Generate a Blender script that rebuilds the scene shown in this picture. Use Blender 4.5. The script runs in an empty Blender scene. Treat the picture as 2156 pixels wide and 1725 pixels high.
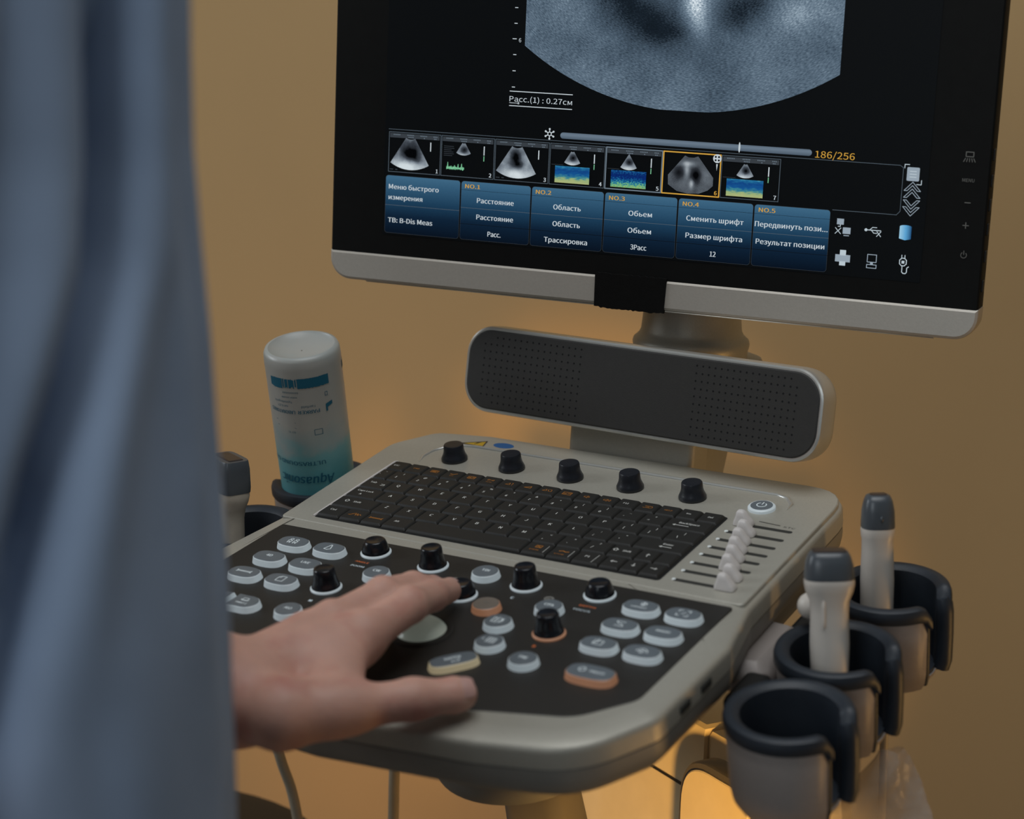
import bpy, bmesh, math, random
import numpy as np
from mathutils import Matrix, Vector
random.seed(4)
rng = np.random.RandomState(7)
SC = bpy.context.scene
COL = SC.collection
R = math.radians
ZD = 0.92                                    # height of the console deck above the floor
TILT = R(11.002)                             # the deck slopes up towards the monitor

# ------------------------------------------------------------------ camera
CAM_POS = Vector((0.71212117, -1.19409414, 0.36366348 + ZD))
YAW, PITCH, ROLL = R(31.0383566), R(11.56267544), R(1.32525737)
cam_d = bpy.data.cameras.new('camera')
cam = bpy.data.objects.new('camera', cam_d)
COL.objects.link(cam)
fw = Vector((-math.sin(YAW) * math.cos(PITCH), math.cos(YAW) * math.cos(PITCH), -math.sin(PITCH)))
rt = Vector((math.cos(YAW), math.sin(YAW), 0))
up = rt.cross(fw)
rt2 = rt * math.cos(ROLL) + up * math.sin(ROLL)
up2 = up * math.cos(ROLL) - rt * math.sin(ROLL)
mw = Matrix((rt2, up2, -fw)).transposed().to_4x4()
mw.translation = CAM_POS
cam.matrix_world = mw
cam_d.sensor_fit = 'HORIZONTAL'
cam_d.sensor_width = 36.0
cam_d.lens = 4200.0 / 2156.0 * 36.0
cam_d.clip_start = 0.05
cam_d.dof.use_dof = True
cam_d.dof.focus_distance = 1.47
cam_d.dof.aperture_fstop = 5.0
SC.camera = cam

# ------------------------------------------------------------------ light
SC.view_settings.view_transform = 'Standard'
SC.view_settings.look = 'None'
SC.view_settings.exposure = 0.0
SC.view_settings.gamma = 1.0
SC.view_settings.use_curve_mapping = False
w = bpy.data.worlds.new('room_ambient'); SC.world = w; w.use_nodes = True
w.node_tree.nodes['Background'].inputs[0].default_value = (0.80, 0.92, 1.0, 1)
w.node_tree.nodes['Background'].inputs[1].default_value = 0.07

def area(name, loc, target, size, power, color, size_y=None, spread=None):
    d = bpy.data.lights.new(name, 'AREA'); d.energy = power; d.color = color
    d.size = size
    if size_y: d.shape = 'RECTANGLE'; d.size_y = size_y
    if spread: d.spread = spread
    o = bpy.data.objects.new(name, d); COL.objects.link(o)
    o.location = loc
    o.rotation_euler = (Vector(target) - Vector(loc)).to_track_quat('-Z', 'Y').to_euler()
    return o
def spot(name, loc, target, power, color, angle, blend=0.6, radius=0.06):
    d = bpy.data.lights.new(name, 'SPOT'); d.energy = power; d.color = color
    d.spot_size = angle; d.spot_blend = blend; d.shadow_soft_size = radius
    o = bpy.data.objects.new(name, d); COL.objects.link(o); o.location = loc
    o.rotation_euler = (Vector(target) - Vector(loc)).to_track_quat('-Z', 'Y').to_euler()
    return o
# cool daylight from a window behind and right of the camera, soft ceiling light, warm lamps low down, an added fill spot for the cart
area('window_daylight', (0.25, -3.4, 2.1), (0.1, -0.2, 1.0), 1.3, 19.0, (0.86, 0.94, 1.0), 1.3)
area('ceiling_daylight', (0.25, -0.45, 2.62), (0.15, -0.05, 0.9), 1.2, 15.0, (0.95, 0.98, 1.0), 1.1)
area('window_left_daylight', (-2.45, -0.9, 1.9), (-0.5, 0.5, 1.0), 1.1, 26.0, (0.84, 0.92, 1.0), 1.2)
area('warm_lamp_behind', (-0.80, 0.40, 0.22), (-0.72, 0.95, 0.62), 0.40, 0.95, (1.0, 0.50, 0.13))
spot('warm_lamp_right', (1.15, 0.30, 0.42), (0.24, 0.0, 0.90), 9.0, (1.0, 0.56, 0.18), R(34), 0.7, 0.05)
spot('cart_fill_spot', (0.60, -0.75, 0.71), (0.085, 0.11, 0.64), 62.0, (1.0, 0.56, 0.15), R(22), 0.5, 0.04)  # added narrow spot that brightens the cart body alone, not a lamp of the room

# ------------------------------------------------------------------ materials
def lin(c):
    out = []
    for v in c:
        v = v / 255.0
        out.append(v / 12.92 if v <= 0.04045 else ((v + 0.055) / 1.055) ** 2.4)
    return (*out, 1)
def mat(name, c, rough=0.5, metal=0.0, spec=0.5, bump=0.0, bscale=400.0, var=0.0, vscale=60.0,
        emit=None, es=0.0, sss=0.0, trans=0.0, alpha=1.0, coat=0.0):
    m = bpy.data.materials.new(name); m.use_nodes = True
    nt = m.node_tree; b = nt.nodes['Principled BSDF']
    b.inputs['Base Color'].default_value = lin(c)
    b.inputs['Roughness'].default_value = rough
    b.inputs['Metallic'].default_value = metal
    b.inputs['Specular IOR Level'].default_value = spec
    if coat: b.inputs['Coat Weight'].default_value = coat
    if sss:
        b.inputs['Subsurface Weight'].default_value = sss
        b.inputs['Subsurface Radius'].default_value = (0.012, 0.005, 0.003)
        b.inputs['Subsurface Scale'].default_value = 0.6
    if trans: b.inputs['Transmission Weight'].default_value = trans
    if alpha < 1: b.inputs['Alpha'].default_value = alpha
    if emit:
        b.inputs['Emission Color'].default_value = lin(emit)
        b.inputs['Emission Strength'].default_value = es
    tc = None
    if var or bump:
        tc = nt.nodes.new('ShaderNodeTexCoord')
    if var:
        n = nt.nodes.new('ShaderNodeTexNoise'); n.inputs['Scale'].default_value = vscale
        n.inputs['Detail'].default_value = 5
        nt.links.new(tc.outputs['Object'], n.inputs['Vector'])
        r = nt.nodes.new('ShaderNodeMapRange')
        r.inputs[1].default_value = 0.3; r.inputs[2].default_value = 0.7
        r.inputs[3].default_value = 1 - var; r.inputs[4].default_value = 1 + var
        nt.links.new(n.outputs['Fac'], r.inputs[0])
        mx = nt.nodes.new('ShaderNodeMix'); mx.data_type = 'RGBA'; mx.blend_type = 'MULTIPLY'
        mx.inputs[0].default_value = 1.0
        mx.inputs[6].default_value = lin(c)
        nt.links.new(r.outputs[0], mx.inputs[7])
        nt.links.new(mx.outputs[2], b.inputs['Base Color'])
    if bump:
        n2 = nt.nodes.new('ShaderNodeTexNoise'); n2.inputs['Scale'].default_value = bscale
        n2.inputs['Detail'].default_value = 3
        nt.links.new(tc.outputs['Object'], n2.inputs['Vector'])
        bp = nt.nodes.new('ShaderNodeBump'); bp.inputs['Strength'].default_value = bump
        bp.inputs['Distance'].default_value = 0.0006
        nt.links.new(n2.outputs['Fac'], bp.inputs['Height'])
        nt.links.new(bp.outputs['Normal'], b.inputs['Normal'])
    return m
def emi(name, c, s=1.0):
    m = bpy.data.materials.new(name); m.use_nodes = True
    nt = m.node_tree; nt.nodes.clear()
    e = nt.nodes.new('ShaderNodeEmission'); e.inputs[0].default_value = lin(c); e.inputs[1].default_value = s
    o = nt.nodes.new('ShaderNodeOutputMaterial'); nt.links.new(e.outputs[0], o.inputs[0])
    return m

M = {}
M['wall'] = mat('wall_paint', (183, 151, 105), 0.9, bump=0.15, bscale=220, var=0.03, vscale=3)
M['floor'] = mat('floor_vinyl', (120, 110, 100), 0.6, var=0.06, vscale=8)
M['silver'] = mat('silver_plastic', (176, 172, 160), 0.42, metal=0.25, bump=0.25, bscale=900, var=0.03, vscale=500)
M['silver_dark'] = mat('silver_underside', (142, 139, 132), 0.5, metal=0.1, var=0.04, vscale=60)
M['bright_silver'] = mat('polished_trim', (205, 204, 198), 0.28, metal=0.6, var=0.02)
M['panel'] = mat('black_panel', (37, 34, 30), 0.55, bump=0.12, bscale=900, var=0.08, vscale=300)
M['key'] = mat('black_key', (31, 30, 27), 0.6, bump=0.2, bscale=1200, var=0.08, vscale=500)
M['key_tray'] = mat('black_key_tray', (16, 15, 14), 0.7, var=0.05)
M['rubber'] = mat('dark_blue_rubber', (36, 42, 50), 0.48, bump=0.15, bscale=700, var=0.06, vscale=200)
M['knob'] = mat('black_knob', (30, 33, 40), 0.38, bump=0.1, bscale=900, var=0.05, vscale=300)
M['knob_gloss'] = mat('gloss_black_knob', (22, 24, 30), 0.22, var=0.05, vscale=300)
M['bezel'] = mat('black_bezel', (20, 20, 19), 0.62, spec=0.12, bump=0.08, bscale=700, var=0.08, vscale=100)
M['chin'] = mat('grey_chin', (190, 183, 172), 0.45, metal=0.2, bump=0.10, bscale=900, var=0.03, vscale=500)
M['tape'] = mat('black_cloth_tape', (17, 16, 15), 0.85, spec=0.15, bump=0.3, bscale=1500, var=0.15, vscale=400)
M['grille'] = mat('dark_speaker_grille', (46, 44, 41), 0.55, bump=0.1, bscale=900, var=0.06, vscale=200)
M['hole'] = mat('grille_hole', (8, 8, 8), 0.9, var=0.05)
M['print_grey'] = mat('grey_print', (120, 118, 112), 0.6, var=0.03)
M['print_white'] = mat('white_print', (220, 220, 214), 0.6, var=0.03)
M['print_orange'] = mat('orange_print', (168, 108, 44), 0.6, var=0.05)
M['print_dark'] = mat('dark_print', (52, 50, 46), 0.6, var=0.03)
M['glow_white'] = mat('backlit_white', (188, 192, 192), 0.4, var=0.02, emit=(170, 186, 194), es=0.34)
M['glow_cream'] = mat('backlit_cream', (190, 180, 152), 0.4, var=0.02, emit=(190, 174, 138), es=0.34)
M['glow_orange'] = mat('backlit_orange', (186, 146, 122), 0.4, var=0.02, emit=(205, 134, 88), es=0.18)
M['cap'] = mat('grey_button_cap', (104, 112, 118), 0.4, bump=0.08, bscale=900, var=0.04, vscale=300)
M['cap_warm'] = mat('warm_grey_button_cap', (122, 112, 102), 0.4, var=0.04, vscale=300)
M['icon_white'] = mat('lit_icon', (200, 204, 204), 0.5, emit=(200, 215, 220), es=0.35, var=0.02)
M['icon_orange'] = mat('lit_orange_icon', (200, 110, 60), 0.5, emit=(220, 110, 50), es=0.3, var=0.02)
M['glow_text'] = mat('lit_panel_text', (190, 200, 204), 0.5, emit=(190, 210, 220), es=0.45, var=0.02)
M['ball'] = mat('trackball', (206, 210, 198), 0.22, emit=(190, 205, 190), es=0.10, var=0.02)
M['slider'] = mat('white_slider', (214, 208, 204), 0.5, var=0.02)
M['slot'] = mat('dark_slot', (46, 46, 42), 0.8, var=0.05)
M['led'] = mat('white_led', (214, 218, 216), 0.3, emit=(220, 230, 232), es=0.12, var=0.01)
M['probe_white'] = mat('ivory_plastic', (206, 198, 188), 0.4, var=0.03, vscale=60)
M['probe_worn'] = mat('worn_ivory_plastic', (204, 194, 178), 0.42, var=0.10, vscale=70)
M['probe_head'] = mat('grey_probe_head', (74, 79, 84), 0.32, var=0.04, vscale=100)
M['probe_lens'] = mat('dark_probe_lens', (60, 50, 46), 0.35, var=0.05)
M['cable'] = mat('beige_cable', (176, 164, 142), 0.5, var=0.04)
M['cart'] = mat('cream_cart_plastic', (224, 204, 164), 0.42, var=0.03)
M['cart_grey'] = mat('grey_cart_plastic', (92, 88, 86), 0.45, metal=0.2, var=0.03)
M['holder'] = mat('holder_silver', (150, 141, 136), 0.5, metal=0.12, bump=0.2, bscale=900, var=0.03, vscale=300)
M['black'] = mat('black_plastic', (20, 19, 18), 0.5, var=0.06)
M['skin'] = mat('skin', (206, 160, 143), 0.50, spec=0.35, sss=0.2, bump=0.45, bscale=240, var=0.10, vscale=34)
def two_tone(m, c2, scale):
    nt = m.node_tree; b = nt.nodes['Principled BSDF']; src = b.inputs['Base Color'].links[0].from_socket
    tc = nt.nodes.new('ShaderNodeTexCoord'); n = nt.nodes.new('ShaderNodeTexNoise'); n.inputs['Scale'].default_value = scale; n.inputs['Detail'].default_value = 3
    nt.links.new(tc.outputs['Object'], n.inputs['Vector'])
    r = nt.nodes.new('ShaderNodeMapRange'); r.inputs[1].default_value = 0.48; r.inputs[2].default_value = 0.68; r.inputs[4].default_value = 0.6
    nt.links.new(n.outputs['Fac'], r.inputs[0])
    mx = nt.nodes.new('ShaderNodeMix'); mx.data_type = 'RGBA'; nt.links.new(r.outputs[0], mx.inputs[0]); nt.links.new(src, mx.inputs[6]); mx.inputs[7].default_value = lin(c2)
    nt.links.new(mx.outputs[2], b.inputs['Base Color'])
two_tone(M['skin'], (184, 116, 106), 30)
M['nail'] = mat('fingernail', (200, 158, 148), 0.32, var=0.03)
M['scrub'] = mat('blue_scrub_cloth', (158, 176, 202), 0.85, spec=0.2, bump=0.25, bscale=1400, var=0.04, vscale=30)
M['hair'] = mat('dark_hair', (38, 28, 22), 0.6, bump=0.4, bscale=300, var=0.2, vscale=80)
M['shoe'] = mat('white_shoe', (200, 198, 194), 0.6, var=0.03)
M['eye'] = mat('eye_white', (215, 212, 206), 0.3, var=0.02)
M['iris'] = mat('brown_iris', (60, 40, 28), 0.3, var=0.05)
M['lip'] = mat('lips', (168, 104, 96), 0.45, var=0.05)
M['yellow'] = mat('yellow_sticker', (196, 158, 40), 0.5, var=0.03)
M['blue_sticker'] = mat('blue_sticker', (30, 92, 150), 0.5, var=0.03)
M['teal'] = mat('teal_print', (12, 96, 120), 0.6, var=0.05)
# translucent bottle: clear upper part, turquoise gel below a wavy line
def bottle_mat():
    m = bpy.data.materials.new('bottle_with_gel'); m.use_nodes = True
    nt = m.node_tree; b = nt.nodes['Principled BSDF']
    tc = nt.nodes.new('ShaderNodeTexCoord'); sp = nt.nodes.new('ShaderNodeSeparateXYZ')
    nt.links.new(tc.outputs['Object'], sp.inputs[0])
    n = nt.nodes.new('ShaderNodeTexNoise'); n.inputs['Scale'].default_value = 42; n.inputs['Detail'].default_value = 4
    nt.links.new(tc.outputs['Object'], n.inputs['Vector'])
    a = nt.nodes.new('ShaderNodeMath'); a.operation = 'MULTIPLY_ADD'
    nt.links.new(n.outputs['Fac'], a.inputs[0]); a.inputs[1].default_value = 0.046
    nt.links.new(sp.outputs['Z'], a.inputs[2])
    r = nt.nodes.new('ShaderNodeValToRGB')
    mr = nt.nodes.new('ShaderNodeMapRange'); mr.inputs[1].default_value = 0.0; mr.inputs[2].default_value = 0.22
    nt.links.new(a.outputs[0], mr.inputs[0]); nt.links.new(mr.outputs[0], r.inputs[0])
    e = r.color_ramp.elements
    e[0].position = 0.0; e[0].color = lin((84, 182, 198))
    e[1].position = 0.98; e[1].color = lin((160, 196, 202))
    for p, c in ((0.22, (112, 188, 196)), (0.33, (132, 190, 194)), (0.375, (176, 190, 188)), (0.45, (198, 196, 188)), (0.68, (190, 190, 184))):
        k = e.new(p); k.color = lin(c)
    nt.links.new(r.outputs[0], b.inputs['Base Color'])
    b.inputs['Roughness'].default_value = 0.35
    b.inputs['Subsurface Weight'].default_value = 0.35
    b.inputs['Subsurface Radius'].default_value = (0.02, 0.02, 0.02)
    b.inputs['Transmission Weight'].default_value = 0.22
    return m
M['bottle'] = bottle_mat()
def bag_mat():
    m = bpy.data.materials.new('clear_plastic_film'); m.use_nodes = True
    nt = m.node_tree; nt.nodes.clear()
    o = nt.nodes.new('ShaderNodeOutputMaterial')
    t = nt.nodes.new('ShaderNodeBsdfTransparent'); t.inputs[0].default_value = (0.93, 0.92, 0.9, 1)
    g = nt.nodes.new('ShaderNodeBsdfPrincipled')
    g.inputs['Base Color'].default_value = lin((200, 186, 174)); g.inputs['Roughness'].default_value = 0.12
    mx = nt.nodes.new('ShaderNodeMixShader')
    tc = nt.nodes.new('ShaderNodeTexCoord'); n = nt.nodes.new('ShaderNodeTexNoise'); n.inputs['Scale'].default_value = 70
    n.inputs['Detail'].default_value = 6
    nt.links.new(tc.outputs['Object'], n.inputs['Vector'])
    bp = nt.nodes.new('ShaderNodeBump'); bp.inputs['Strength'].default_value = 0.8; bp.inputs['Distance'].default_value = 0.005
    nt.links.new(n.outputs['Fac'], bp.inputs['Height']); nt.links.new(bp.outputs['Normal'], g.inputs['Normal'])
    mx.inputs[0].default_value = 0.36
    nt.links.new(t.outputs[0], mx.inputs[1]); nt.links.new(g.outputs[0], mx.inputs[2]); nt.links.new(mx.outputs[0], o.inputs[0])
    return m
M['bag'] = bag_mat()

# ------------------------------------------------------------------ screen materials (what the display itself shows)
def ramp_emit(name, axis, lo, hi, stops, s=1.0, noise=0.0, nscale=400.0, aniso=(1, 1, 1), nw=0.0):
    """emission whose colour follows one object axis of the display"""
    m = bpy.data.materials.new(name); m.use_nodes = True
    nt = m.node_tree; nt.nodes.clear()
    tc = nt.nodes.new('ShaderNodeTexCoord'); sp = nt.nodes.new('ShaderNodeSeparateXYZ')
    nt.links.new(tc.outputs['Object'], sp.inputs[0])
    mr = nt.nodes.new('ShaderNodeMapRange'); mr.inputs[1].default_value = lo; mr.inputs[2].default_value = hi
    nt.links.new(sp.outputs[axis], mr.inputs[0])
    src = mr.outputs[0]
    if noise:
        mp = nt.nodes.new('ShaderNodeMapping'); mp.inputs['Scale'].default_value = aniso
        nt.links.new(tc.outputs['Object'], mp.inputs[0])
        n = nt.nodes.new('ShaderNodeTexNoise'); n.inputs['Scale'].default_value = nscale; n.inputs['Detail'].default_value = 4
        nt.links.new(mp.outputs[0], n.inputs['Vector'])
        ad = nt.nodes.new('ShaderNodeMath'); ad.operation = 'MULTIPLY_ADD'
        sb = nt.nodes.new('ShaderNodeMath'); sb.operation = 'SUBTRACT'; sb.inputs[1].default_value = 0.5
        nt.links.new(n.outputs['Fac'], sb.inputs[0])
        nt.links.new(sb.outputs[0], ad.inputs[0]); ad.inputs[1].default_value = noise
        nt.links.new(src, ad.inputs[2]); src = ad.outputs[0]
    r = nt.nodes.new('ShaderNodeValToRGB'); nt.links.new(src, r.inputs[0])
    e = r.color_ramp.elements
    e[0].position = stops[0][0]; e[0].color = lin(stops[0][1])
    e[1].position = stops[-1][0]; e[1].color = lin(stops[-1][1])
    for p, c in stops[1:-1]:
        k = e.new(p); k.color = lin(c)
    em = nt.nodes.new('ShaderNodeEmission'); em.inputs[1].default_value = s
    nt.links.new(r.outputs[0], em.inputs[0])
    o = nt.nodes.new('ShaderNodeOutputMaterial'); nt.links.new(em.outputs[0], o.inputs[0])
    return m
def echo_emit(name, cx, cy, stops, blobs, base=0.5, rs=1.0, ns=1.0, amp=0.5, s=1.0, amp2=0.25, rgrad=0.0):
    """speckled scan picture: noise in polar coordinates round the probe point plus soft dark and bright blobs.
    cx, cy and blobs in metres on the display; blobs = (x, y, rx, ry, gain)"""
    m = bpy.data.materials.new(name); m.use_nodes = True
    nt = m.node_tree; nt.nodes.clear()
    N = nt.nodes.new; L = nt.links.new
    def math_(op, a, b=None, c=None):
        n = N('ShaderNodeMath'); n.operation = op
        for i, v in enumerate((a, b, c)):
            if v is None: continue
            if isinstance(v, (int, float)): n.inputs[i].default_value = v
            else: L(v, n.inputs[i])
        return n.outputs[0]
    tc = N('ShaderNodeTexCoord'); sp = N('ShaderNodeSeparateXYZ'); L(tc.outputs['Object'], sp.inputs[0])
    dx = math_('SUBTRACT', sp.outputs[0], cx); dy = math_('SUBTRACT', cy, sp.outputs[1])
    rr = math_('SQRT', math_('ADD', math_('MULTIPLY', dx, dx), math_('MULTIPLY', dy, dy)))
    th = math_('ARCTAN2', dx, dy)
    cb = N('ShaderNodeCombineXYZ')
    L(math_('MULTIPLY', rr, 1400.0 * rs), cb.inputs[0]); L(math_('MULTIPLY', th, 75.0 * ns), cb.inputs[1])
    n1 = N('ShaderNodeTexNoise'); n1.inputs['Scale'].default_value = 1.0; n1.inputs['Detail'].default_value = 3
    L(cb.outputs[0], n1.inputs['Vector'])
    n2 = N('ShaderNodeTexNoise'); n2.inputs['Scale'].default_value = 30.0 * rs; n2.inputs['Detail'].default_value = 4
    L(tc.outputs['Object'], n2.inputs['Vector'])
    v = math_('MULTIPLY_ADD', math_('SUBTRACT', n1.outputs['Fac'], 0.5), amp, base)
    v = math_('MULTIPLY_ADD', math_('SUBTRACT', n2.outputs['Fac'], 0.5), amp2, v)
    if rgrad: v = math_('MULTIPLY_ADD', rr, rgrad, v)
    for (bx, by, rx, ry, g) in blobs:
        ex = math_('DIVIDE', math_('SUBTRACT', sp.outputs[0], bx), rx)
        ey = math_('DIVIDE', math_('SUBTRACT', sp.outputs[1], by), ry)
        q = math_('ADD', math_('MULTIPLY', ex, ex), math_('MULTIPLY', ey, ey))
        k = math_('POWER', 2.718, math_('MULTIPLY', q, -1.0))
        jit = math_('MULTIPLY_ADD', n1.outputs['Fac'], 0.9, 0.55)
        v = math_('MULTIPLY_ADD', math_('MULTIPLY', k, jit), g, v)
    r = N('ShaderNodeValToRGB'); L(v, r.inputs[0])
    e = r.color_ramp.elements
    e[0].position = stops[0][0]; e[0].color = lin(stops[0][1])
    e[1].position = stops[-1][0]; e[1].color = lin(stops[-1][1])
    for p, c in stops[1:-1]:
        k = e.new(p); k.color = lin(c)
    em = N('ShaderNodeEmission'); em.inputs[1].default_value = s; L(r.outputs[0], em.inputs[0])
    o = N('ShaderNodeOutputMaterial'); L(em.outputs[0], o.inputs[0])
    return m

# ------------------------------------------------------------------ mesh builder
import os
try:                                         # the font that ships inside Blender
    FONT = bpy.data.fonts.load(os.path.join(bpy.utils.resource_path('LOCAL'), 'datafiles', 'fonts', 'Noto Sans CJK Regular.woff2'))
except Exception:
    FONT = None
def _text_mesh(s, bold):
    cu = bpy.data.curves.new('t', 'FONT'); cu.body = s; cu.size = 1.0
    if FONT: cu.font = FONT; cu.size = 1.95
    cu.align_x = 'CENTER'; cu.align_y = 'CENTER'; cu.offset = 0.0
    cu.resolution_u = 3
    ob = bpy.data.objects.new('t', cu); COL.objects.link(ob)
    dg = bpy.context.evaluated_depsgraph_get(); dg.update()
    me = ob.evaluated_get(dg).to_mesh()
    v = [(p.co.x, p.co.y) for p in me.vertices]; f = [tuple(p.vertices) for p in me.polygons]
    bpy.data.objects.remove(ob); bpy.data.curves.remove(cu)
    return v, f
_tc = {}
class MB:
    def __init__(s): s.v = []; s.f = []; s.m = []
    def add(s, vs, fs, mi=0, X=None):
        o = len(s.v)
        if X is not None: vs = [X @ Vector(p) for p in vs]
        s.v += [tuple(p) for p in vs]
        s.f += [tuple(i + o for i in f) for f in fs]; s.m += [mi] * len(fs)
        return s
    def loft(s, rings, mi=0, caps=(True, True), X=None, closed=True, capm=None):
        n = len(rings[0]); vs = [p for r in rings for p in r]; fs = []
        for k in range(len(rings) - 1):
            for i in range(n if closed else n - 1):
                j = (i + 1) % n
                fs.append((k * n + i, k * n + j, (k + 1) * n + j, (k + 1) * n + i))
        s.add(vs, fs, mi, X)
        if caps[0]: s.add(list(rings[0]), [tuple(range(n - 1, -1, -1))], mi, X)
        if caps[1]: s.add(list(rings[-1]), [tuple(range(n))], mi if capm is None else capm, X)
        return s
    def box(s, c, d, mi=0, X=None, bev=0.0):
        x, y, z = (q / 2 for q in d)
        b = min(bev, x, y, z)
        if b <= 0:
            o = [(-x, -y), (x, -y), (x, y), (-x, y)]
            rings = [[(c[0] + p[0], c[1] + p[1], c[2] + h) for p in o] for h in (-z, z)]
        else:
            prof = [(-z, b), (-z + b * .3, b * .3), (-z + b, 0), (z - b, 0), (z - b * .3, b * .3), (z, b)]
            rings = []
            for h, ins in prof:
                o = rrect(2 * (x - ins), 2 * (y - ins), max(b - ins * .5, b * .3), 3)
                rings.append([(c[0] + p[0], c[1] + p[1], c[2] + h) for p in o])
        return s.loft(rings, mi, X=X)
    def prism(s, outline, prof, mi=0, X=None, capm=None, caps=(True, True)):
        """outline: 2D polygon; prof: [(h, inset)] from bottom to top"""
        rings = [[(p[0], p[1], h) for p in offset(outline, -ins)] for h, ins in prof]
        return s.loft(rings, mi, caps, X, capm=capm)
    def lathe(s, prof, n=32, mi=0, X=None, caps=(True, True)):
        rings = [[(r * math.cos(2 * math.pi * i / n), r * math.sin(2 * math.pi * i / n), z) for i in range(n)] for r, z in prof]
        return s.loft(rings, mi, caps, X)
    def tube(s, path, r, n=10, mi=0, X=None, caps=True):
        P = [Vector(p) for p in path]; rings = []; ref = None
        rs = r if isinstance(r, (list, tuple)) else [r] * len(P)
        for i, p in enumerate(P):
            t = (P[min(i + 1, len(P) - 1)] - P[max(i - 1, 0)]).normalized()
            if ref is None:
                ref = Vector((0, 0, 1)) if abs(t.z) < 0.9 else Vector((1, 0, 0))
            a = (ref - t * ref.dot(t)).normalized(); b = t.cross(a); ref = a
            rings.append([tuple(p + a * rs[i] * math.cos(2 * math.pi * k / n) + b * rs[i] * math.sin(2 * math.pi * k / n)) for k in range(n)])
        return s.loft(rings, mi, (caps, caps), X)
    def poly(s, pts, mi=0, X=None, z=0.0):
        return s.add([(p[0], p[1], z) for p in pts], [tuple(range(len(pts)))], mi, X)
    def rect(s, x0, y0, x1, y1, mi=0, X=None, z=0.0):
        return s.poly([(x0, y0), (x1, y0), (x1, y1), (x0, y1)], mi, X, z)
    def stroke(s, pts, wd, mi=0, X=None, z=0.0, close=False):
        pts = list(pts)
        if close: pts = pts + [pts[0]]
        for a, b in zip(pts[:-1], pts[1:]):
            dx, dy = b[0] - a[0], b[1] - a[1]; l = math.hypot(dx, dy) or 1
            ux, uy = dx / l * wd / 2, dy / l * wd / 2; nx, ny = -uy, ux
            s.poly([(a[0] - ux * .6 - nx, a[1] - uy * .6 - ny), (b[0] + ux * .6 - nx, b[1] + uy * .6 - ny),
                    (b[0] + ux * .6 + nx, b[1] + uy * .6 + ny), (a[0] - ux * .6 + nx, a[1] - uy * .6 + ny)], mi, X, z)
        return s
    def text(s, t, size, x, y, mi=0, X=None, z=0.0, align='C', bold=0.0, sx=1.0, rot=0.0, fit=None, shear=0.0):
        key = t
        if key not in _tc: _tc[key] = _text_mesh(t, 0)
        v, f = _tc[key]
        if not v: return s
        xs = [p[0] for p in v]; x0, x1 = min(xs), max(xs)
        if fit: sx = fit / ((x1 - x0) * size)
        ox = {'C': -(x0 + x1) / 2, 'L': -x0, 'R': -x1}[align]
        c, q = math.cos(rot), math.sin(rot)
        vs = []
        for p in v:
            a, b = (p[0] + ox + shear * p[1]) * size * sx, p[1] * size
            vs.append((x + a * c - b * q, y + a * q + b * c, z))
        if bold:                             # a heavier stroke: two copies side by side
            e = min(.022, .010 + bold * .5) * size
            s.add([(p[0] - e * c, p[1] - e * q, p[2]) for p in vs], f, mi, X)
            return s.add([(p[0] + e * c, p[1] + e * q, p[2] + .00001) for p in vs], f, mi, X)
        return s.add(vs, f, mi, X)
    def cord(s, path, r, n=12, X=None):
        P = [Vector(p) for p in path]; out = []
        for i in range(len(P) - 1):
            a, b, c, d = P[max(i - 1, 0)], P[i], P[i + 1], P[min(i + 2, len(P) - 1)]
            for q in range(8):
                t = q / 8
                out.append(((b * 2) + (c - a) * t + (a * 2 - b * 5 + c * 4 - d) * t ** 2 + (b * 3 - a - c * 3 + d) * t ** 3) * .5)
        return s.tube(out + [P[-1]], r, n, X=X)
    def build(s, name, mats, parent=None, W=None, smooth=40.0):
        me = bpy.data.meshes.new(name)
        me.from_pydata(s.v, [], s.f)
        if isinstance(mats, bpy.types.Material): mats = [mats]
        for q in mats: me.materials.append(q)
        if len(mats) > 1: me.polygons.foreach_set('material_index', s.m)
        if smooth:
            me.polygons.foreach_set('use_smooth', [True] * len(me.polygons))
            me.set_sharp_from_angle(angle=R(smooth))
        me.update()
        return link(name, me, parent, W)
WM = {}
def link(name, data, parent=None, W=None):
    W = W if W is not None else Matrix()
    o = bpy.data.objects.new(name, data); COL.objects.link(o)
    if parent:
        o.parent = parent; o.matrix_local = WM[parent.name].inverted() @ W
    else: o.matrix_local = W
    WM[o.name] = W.copy()
    return o
def tag(o, label=None, cat=None, group=None, kind=None):
    if label: o['label'] = label
    if cat: o['category'] = cat
    if group: o['group'] = group
    if kind: o['kind'] = kind
    return o
def thing(name, label, cat, W, group=None):
    return tag(link(name, None, None, W), label, cat, group)
def dup(o, W, parent=None, children=True):
    c = o.copy(); COL.objects.link(c)
    if parent: c.parent = parent; c.matrix_local = WM[parent.name].inverted() @ W
    else: c.matrix_local = W
    WM[c.name] = W.copy()
    if children:
        for ch in list(o.children): dup(ch, W @ ch.matrix_local, c)
    return c
def rrect(wd, ht, r, n=6, cx=0, cy=0):
    r = min(r, wd / 2 - 1e-6, ht / 2 - 1e-6); o = []
    for (sx, sy, a0) in ((1, 1, 0), (-1, 1, 90), (-1, -1, 180), (1, -1, 270)):
        for i in range(n + 1):
            a = R(a0 + 90 * i / n)
            o.append((cx + sx * (wd / 2 - r) + r * math.cos(a), cy + sy * (ht / 2 - r) + r * math.sin(a)))
    return o
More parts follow.
